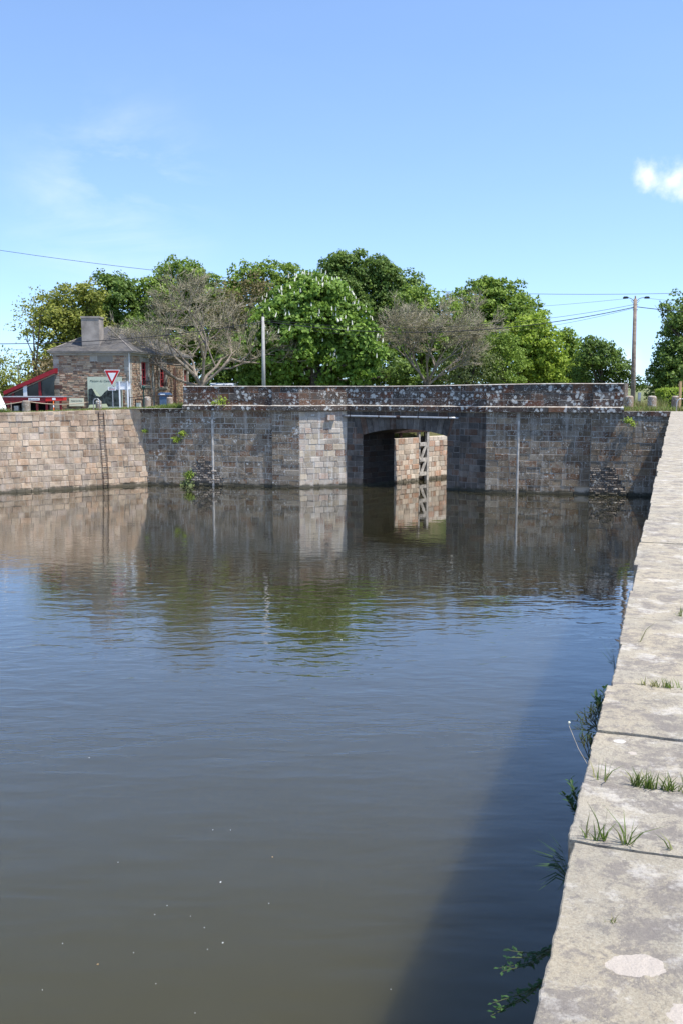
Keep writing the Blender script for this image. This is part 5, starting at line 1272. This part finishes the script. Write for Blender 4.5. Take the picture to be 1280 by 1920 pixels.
# ------------------------------------------------------------------ right bits: hedge, timber post, grey box, weeds
rngh = np.random.default_rng(9)
def bushbox(name, label, cat, x0, x1, y0, y1, zt, mat, n, size, seed):
    rng = np.random.default_rng(seed); z0 = gz((x0 + x1) / 2, y0); t = thing(name, label, cat, ((x0 + x1) / 2, (y0 + y1) / 2, z0))
    c = rng.uniform((x0, y0, z0), (x1, y1, z0 + zt), (n, 3)); ax = rng.integers(0, 3, n)
    c[ax == 0, 1] = y0 + rng.normal(0, .05, (ax == 0).sum()); c[ax == 1, 2] = z0 + zt + rng.normal(0, .06, (ax == 1).sum()); k = ax == 2; c[k, 0] = x0 + rng.normal(0, .05, k.sum())
    nn = np.zeros((n, 3)); nn[ax == 0, 1] = -1; nn[ax == 1, 2] = 1; nn[ax == 2, 0] = -1
    leafobj("foliage", leaves(c, nn, size, rng), mat, t, np.clip(rng.normal(.6, .25, n), 0, 1), tuple(t.location)); mb = MB()
    for k in range(4): xx = x0 + (x1 - x0) * (k + .5) / 4 - t.location.x; mb.tube([(xx, 0, 0), (xx, 0, zt * .7)], .05, 6)
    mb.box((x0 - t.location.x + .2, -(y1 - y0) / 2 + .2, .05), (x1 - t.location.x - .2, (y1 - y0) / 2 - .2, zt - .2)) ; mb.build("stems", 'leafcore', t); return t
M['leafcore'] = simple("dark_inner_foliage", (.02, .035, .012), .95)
hx = at(1243, 750, 63).x
bushbox("clipped_hedge", "clipped green hedge by the dark tree at the right edge", "hedge", hx, hx + 7, 63, 64.5, at(1250, 730, 63).z - gz(hx, 63), 'leaf_lime', 7000, .13, 5)
x_, z_ = gpx(1273, 59.4); TP = thing("timber_post", "pale new timber post against the hedge", "post", (x_, 59.4, z_)); hh = at(1273, 715, 59.4).z - z_
mb = MB(); mb.box((-.07, -.07, -.1), (.07, .07, hh)); mb.build("post", 'freshwood', TP); mb = MB(); mb.box((-.12, -.05, hh - .3), (-.07, .05, hh - .15)); mb.build("bracket", 'freshwood', TP)
x_, z_ = gpx(1197, 63); GBX = thing("marker_post", "short grey metal marker post among the dry weeds", "post", (x_, 63, z_)); mb = MB(); mb.prism([(-.09, -.06), (.09, -.06), (.09, .06), (-.09, .06)], -.1, at(1197, 736, 63).z - z_); mb.build("post", 'greymetal', GBX); mb = MB(); mb.box((-.1, -.07, .5), (.1, .07, .56)); mb.build("band", 'black', GBX)
x_, z_ = gpx(1171.5, 61.5); GB2 = thing("boundary_stone", "narrow pale stone just behind the parapet end", "stone", (x_, 61.5, z_)); mb = MB(); mb.prism([(-.1, -.1), (.1, -.1), (.12, .1), (-.1, .12)], -.1, at(1171, 718.5, 61.5).z - z_); mb.build("stone", 'bollardstone', GB2)

def tuft(mb, c, n, h, sp, rr, tone=None, bend=.35, w_=.008):
    for k in range(n):
        a = rr.uniform(0, 2 * math.pi); r_ = sp * math.sqrt(rr.random()); x, y, z = c[0] + r_ * math.cos(a), c[1] + r_ * math.sin(a), c[2]
        hh = h * rr.uniform(.45, 1.1); d = Vector((rr.gauss(0, bend), rr.gauss(0, bend), 1)).normalized(); out = Vector((d.x, d.y, 0)); wv = Vector((math.cos(a + 1.3), math.sin(a + 1.3), 0)) * w_
        p0 = Vector((x, y, z)); p1 = p0 + d * hh * .5; p2 = p0 + d * hh + out * hh * .35 - Vector((0, 0, hh * .12)); t_ = rr.random() if tone is None else (rr.uniform(.75, 1) if rr.random() < .14 else min(1, max(0, rr.gauss(tone, .22))))
        c_ = (t_, t_, t_); i = len(mb.v); mb.v += [tuple(p0 - wv), tuple(p0 + wv), tuple(p1 + wv * .8), tuple(p1 - wv * .8), tuple(p2)]; mb.c += [c_] * 5; mb.f += [(i, i + 1, i + 2, i + 3), (i + 3, i + 2, i + 4)]
# ground cover strips (stuff)
rr = random.Random(77); mb = MB()
for k in range(900):       # right wing top
    s_ = rr.random(); p = P7b.lerp(Q1b + dirD * 1.2, s_) - nD * rr.uniform(.5, 3.0); tuft(mb, (p.x, p.y, gz(p.x, p.y)), 4, rr.uniform(.15, .5), .1, rr, rr.choice((.2, .4, .9)), w_=.018)
for k in range(700):       # left wing top
    s_ = rr.random(); p = (P0 - dirA * .5).lerp(SL, s_) - nA * rr.uniform(.45, 2.2); tuft(mb, (p.x, p.y, gz(p.x, p.y)), 5, rr.uniform(.1, .5) * (.5 + s_), .12, rr, .25, w_=.02)
for k in range(2200):      # top of left quay
    s_ = rr.random() ** .8; p = LW1.lerp(P0, s_) - dirL * 0 + lwn * rr.uniform(.8, 2.6); tuft(mb, (p.x, p.y, gz(p.x, p.y)), 5, rr.uniform(.1, .28), .12, rr, rr.choice((.3, .5, .8)), w_=.018)
tag(mb.build("grass", 'grass', attr="leaf", fix=False), "grass and weeds along the tops of the quay walls", "grass", kind='stuff')
mb = MB()
for k in range(260): p = at(rr.uniform(1176, 1250), 760, rr.uniform(61.5, 64)); tuft(mb, (p.x, p.y, gz(p.x, p.y)), 6, rr.uniform(.5, 1.1), .15, rr, .85, bend=.18, w_=.014)
for k in range(60): p = at(rr.uniform(-10, 22), 760, rr.uniform(62.8, 64)); tuft(mb, (p.x, p.y, gz(p.x, p.y)), 9, rr.uniform(.3, .75), .2, rr, .2, w_=.02)
tag(mb.build("tall_weeds", 'grass', attr="leaf", fix=False), "dry tall weeds between the bollards", "weeds", kind='stuff')

# ---- tufts in the coping joints, each a thing
def jtuft(lab, px, py, n, h, sp, seed, tone=.3, dry=False):
    p = Wz(px, py, Zq - .012); r_ = random.Random(seed); mb = MB(); 
    for k in range(max(1, n // 6)):
        o_ = nr * r_.uniform(-sp, sp); tuft(mb, (o_.x, o_.y, 0), 6, h * 1.75, .012, r_, tone, bend=.3, w_=.0028)
    o = mb.build("grass_tuft", 'grass', attr="leaf", fix=False); o.location = p; tag(o, lab, "grass tuft", "grass tufts in the coping joints"); return o
JY = Yq(1577)
jtuft("tall thin grass tuft in the nearest joint close to the water edge", 1108, 1581, 16, .075, .03, 1)
jtuft("tallest grass tuft in the middle of the nearest joint", 1150, 1587, 34, .10, .045, 2)
jtuft("thin sprig at the right end of the nearest joint", 1262, 1602, 5, .05, .01, 3)
jtuft("dense low green tuft at the right of the second joint", 1235, 1484, 130, .055, .10, 4)
jtuft("upright blades at the left end of the second joint", 1128, 1467, 12, .07, .03, 5)
jtuft("small reddish tuft in the fourth joint", 1222, 1292, 40, .045, .05, 6, .95)
jtuft("small greenish tuft at the right edge of the fourth joint", 1262, 1296, 40, .045, .05, 7, .4)
jtuft("sparse blades in the joint beside the fine crack farther up the quay", 1208, 1208, 10, .13, .06, 8, .5)
jtuft("dry orange sprig lying on the nearest slab", 1150, 1738, 14, .03, .012, 9, 1.0)
jtuft("fine green tuft in the distant joint near the right edge", 1272, 1158, 20, .06, .08, 10, .4)

# ---- plants growing from the quay face over the water
def leafblade(mb, p, d, up, ln, wd, tone):
    d = d.normalized(); s_ = d.cross(up).normalized() * wd; m_ = p + d * ln * .5 + up * ln * .06; e = p + d * ln; i = len(mb.v)
    mb.v += [tuple(p), tuple(m_ + s_), tuple(e), tuple(m_ - s_)]; mb.c += [(tone,) * 3] * 4; mb.f.append((i, i + 1, i + 2, i + 3))
def wallplant(name, lab, px, py, h, kind, seed, zoff=-.12, tone=.35):
    """rooted in the quay face just below the coping, reaching out over the water"""
    r_ = random.Random(seed); tip = Wz(px, py, Zq + zoff); base = quay(tip.y + .0).to_3d() + Vector((0, 0, Zq - .25)); t = thing(name, lab, "plant", tuple(base), "plants growing out of the quay face")
    sm_ = MB(); lf = MB(); rel = tip - base; U = Vector((0, 0, 1))
    if kind == 'leafy':
        for k in range(4):
            e = rel + Vector((r_.uniform(-.03, .03), r_.uniform(-.05, .05), r_.uniform(-.06, .03))); e *= r_.uniform(.75, 1.05); m_ = e * .5 + Vector((0, 0, -.02)); sm_.tube([(0, 0, 0), tuple(m_), tuple(e)], [.003, .002, .001], 4)
            for j in range(18):
                f_ = .2 + .8 * j / 17; p = (m_ * 2 * f_ if f_ < .5 else m_.lerp(e, (f_ - .5) * 2)); ang = r_.uniform(0, 6.28)
                dd = (e.normalized() * .6 + Vector((math.cos(ang), math.sin(ang) , r_.uniform(-.1, .6)))); leafblade(lf, p, dd, U, h * r_.uniform(.6, 1), h * .19, min(1, max(0, r_.gauss(tone, .2))))
    elif kind == 'grass':
        for k in range(26):
            e = rel * r_.uniform(.5, 1.1) + Vector((r_.uniform(-.05, .03), r_.uniform(-h, h * .5), r_.uniform(-.09, .08))); p1 = e * .5 + Vector((0, 0, .04)); i = len(lf.v); wv = Vector((.0, .0022, .001))
            lf.v += [(0 - wv.x, -wv.y, -wv.z), tuple(wv), tuple(p1 + wv), tuple(p1 - wv), tuple(e)]; q_t = r_.gauss(tone, .2); lf.c += [(min(1, max(0, q_t)),) * 3] * 5; lf.f += [(i, i + 1, i + 2, i + 3), (i + 3, i + 2, i + 4)]
        sm_.tube([(0, 0, 0), tuple(rel * .2)], .003, 4)
    else:   # twiggy with seed head
        def g(p, d, ln, lv):
            q = p + d * ln; sm_.tube([tuple(p), tuple(q)], [.0022, .0014], 4)
            if lv: 
                for _ in range(3): g(q if _ else p + d * ln * .6, (d + Vector((r_.gauss(0, .5), r_.gauss(0, .5), r_.gauss(.1, .4)))).normalized(), ln * .7, lv - 1)
            else: leafblade(lf, q, d, U, .012, .004, .3)
        for _ in range(3): g(Vector((0, 0, 0)), (rel.normalized() + Vector((0, r_.uniform(-.3, .3), r_.uniform(-.2, .3)))).normalized(), rel.length * .42, 3)
    sm_.build("stems", 'plantstem', t, attr=None, fix=False); lf.build("leaves", 'plant', t, attr="leaf", fix=False); return t
M['plantstem'] = simple("plant_stem", (.07, .08, .035), .8)
wallplant("wall_plant", "dark leafy sprig over the water lowest at the bottom edge", 945, 1800, .03, 'leafy', 1, -.30)
wallplant("wall_plant", "leafy stem with bright green tip by the bottom of the picture", 930, 1860, .028, 'leafy', 2, -.32, .6)
wallplant("wall_grass", "dark grass tussock hanging over the water beside the nearest joint", 1012, 1605, .20, 'grass', 3, -.14)
wallplant("wall_plant", "small oval leaved sprig beside the second joint", 1062, 1475, .04, 'leafy', 4, -.1)
wallplant("wall_twigs", "dark twiggy plant with a pale seed head over the water", 1085, 1378, .03, 'twig', 5, -.04)
wallplant("wall_twigs", "thin bare twigs and leaves above the seed head plant", 1100, 1325, .03, 'twig', 6, -.06)
wallplant("wall_plant", "small dark leaves at the quay edge beside the fourth joint", 1122, 1290, .05, 'leafy', 7, -.05)
wallplant("wall_grass", "pair of green blades leaning over the water farther up the quay", 1137, 1205, .06, 'grass', 8, -.02, .6)
sh = thing("seed_head", "single pale dry flower head on a thin bent stalk over the water", "flower", tuple(Wz(1066, 1357, Zq + .02))); mb = MB(); mb.lathe([(.001, -.006), (.0045, 0), (.006, .006), (.004, .010)], 9); mb.build("flower", 'cream', sh)
mb = MB(); e = quay(Wz(1106, 1430, Zq).y).to_3d() + Vector((0, 0, Zq - .02)) - sh.location; mb.tube([(0, 0, -.01), tuple(e * .5 + Vector((0, 0, -.02))), tuple(e)], .0010, 5); mb.build("stalk", 'rope', sh)

# ---- plants on far walls
def clump(lab, px, py, Y, r, mat, n, size, seed):
    rng = np.random.default_rng(seed); c = at(px, py, Y); t = thing("wall_weed", lab, "plant", tuple(c), "weeds growing on the bridge walls"); p = rng.normal(0, 1, (n, 3)) * np.array([r, .12, r * .7]); p[:, 1] = -np.abs(p[:, 1])
    leafobj("leaves", leaves(p + np.array(c), np.tile([0., -1, .5], (n, 1)), size, rng), mat, t, rng.random(n), tuple(c)); mb = MB(); mb.tube([(0, .1, -r), (0, -.05, 0), (.05, -.1, r * .5)], .012, 4); mb.build("stems", 'plantstem', t); return t
yA = lambda px: onA(px).y - .06
clump("green weed high on the left abutment wall", 342, 812, yA(342), .13, 'leaf_lime', 120, .12, 1)
clump("green weed below the high one on the left abutment wall", 332, 824, yA(332), .14, 'leaf_lime', 110, .12, 2)
clump("green weed in the rubble patch just above the waterline", 355, 890, yA(355), .2, 'leaf_mid', 160, .13, 3)
clump("long dark leaved weed at the waterline below the rubble patch", 350, 908, yA(350), .25, 'leaf_greygreen', 120, .2, 4)
clump("small weed in the corner where the warm wall meets the bridge", 273, 808, yA(273) - .1, .1, 'leaf_lime', 60, .11, 5)
clump("leafy weed on the cornice ledge at the parapet's left end", 416, 752, onA(416).y - .2, .2, 'leaf_lime', 140, .12, 6)
clump("small weed on the cornice left of the leafy one", 402, 755, onA(402).y - .2, .09, 'leaf_lime', 50, .1, 7)
py_ = onLine(P5, dirD, 1180).y - .25
clump("green weed high on the right wing wall", 1176, 788, py_, .13, 'leaf_lime', 90, .12, 8)
clump("second weed just right of the first on the right wing wall", 1186, 795, py_ - .05, .11, 'leaf_lime', 70, .11, 9)

# ---- light van roof behind the parapet
VX, VY = at(420, 720, 78).x, 78.0; vz = gz(VX, VY)
VN = thing("parked_van", "silver van behind the parapet with only its roof showing", "van", (VX, VY, vz)); top = at(420, 718.3, 78).z - vz; k = .92
mb = MB(); prof = [(-2.2, .35), (2.3, .35), (2.35, .9), (1.6, 1.05), (1.0, top - .1), (.7, top), (-2.1, top), (-2.25, top - .3)]
for (a_, b_) in ((-k, k),):
    f = [Vector((a_, -y, z)) for y, z in prof]; g = [Vector((b_, -y, z)) for y, z in prof]; mb.quad(f); mb.quad(g)
    for j in range(len(f)): mb.quad([f[j], f[(j + 1) % len(f)], g[(j + 1) % len(f)], g[j]])
mb.build("body", 'carpaint', VN); mb = MB(); mb.quad([(-k + .1, -1.62, 1.1), (k - .1, -1.62, 1.1), (k - .12, -1.06, top - .16), (-k + .12, -1.06, top - .16)]); mb.build("windscreen", 'glass', VN)
for sx in (-.85, .85):
    for yy in (-1.5, 1.5): mb = MB(); mb.tube([(sx - .1, yy, .33), (sx + .1, yy, .33)], .33, 16); mb.build("wheel", 'rubber', VN)
    mb = MB(); mb.box((sx - .12, -2.36, .65), (sx + .12, -2.3, .82)); mb.build("headlight", 'whitepaint', VN)

# ---- floating leaves and petals
rr = random.Random(5)
for k in range(22):
    px, py = [(1076, 1031), (184, 1808), (511, 1607), (418, 1768), (414, 1654), (640, 1200)][k] if k < 6 else (rr.uniform(40, 760), rr.uniform(1380, 1900))
    p = Wz(px, py, .004); s_ = (.008 if k > 5 else .017) * (p.y / 12 if k > 0 else 2.2); mb = MB(); ring = [(s_ * math.cos(t) * rr.uniform(.6, 1), s_ * .6 * math.sin(t) * rr.uniform(.6, 1), .0) for t in [j * math.pi / 3 for j in range(6)]]
    mb.prism([(a[0], a[1]) for a in ring], 0, .004); o = mb.build("floating_petal", 'canvas' if k not in (1, 2) else 'petalred', attr=None) if False else mb.build("floating_petal", 'canvas' if k not in (1, 2) else 'freshwood', attr=None)
    o.location = p; o.rotation_euler = (0, 0, rr.uniform(0, 3))
    tag(o, "tiny white petal floating on the water" if k not in (1, 2) else "small tan leaf floating on the water", "floating leaf", "petals floating on the canal" if k not in (1, 2) else "tan leaves floating on the canal")

# ---- far-off wood left and right of the view, one mass
rng = np.random.default_rng(88); rr = random.Random(88); bl = []
for k in range(46):
    sd_ = -1 if k < 26 else 1; Y = rr.uniform(120, 230); x = sd_ * (Y * (.42 if sd_ < 0 else .5) + rr.uniform(0, 190)); r_ = rr.uniform(5, 8.5); bl.append(((x, Y, 4.9 + r_ * .6), (r_, r_, r_ * rr.uniform(.8, 1.1))))
C, Nn, T = crown_pts(bl, rng, 1.1, 2.6, .2, 4.8)
o = leafobj("far_wood", leaves(C, Nn, 1.1, rng, .7), 'leaf_mid', None, T, (0, 0, 0)); tag(o, "far wood beyond the fields on either side", "wood", kind='stuff')
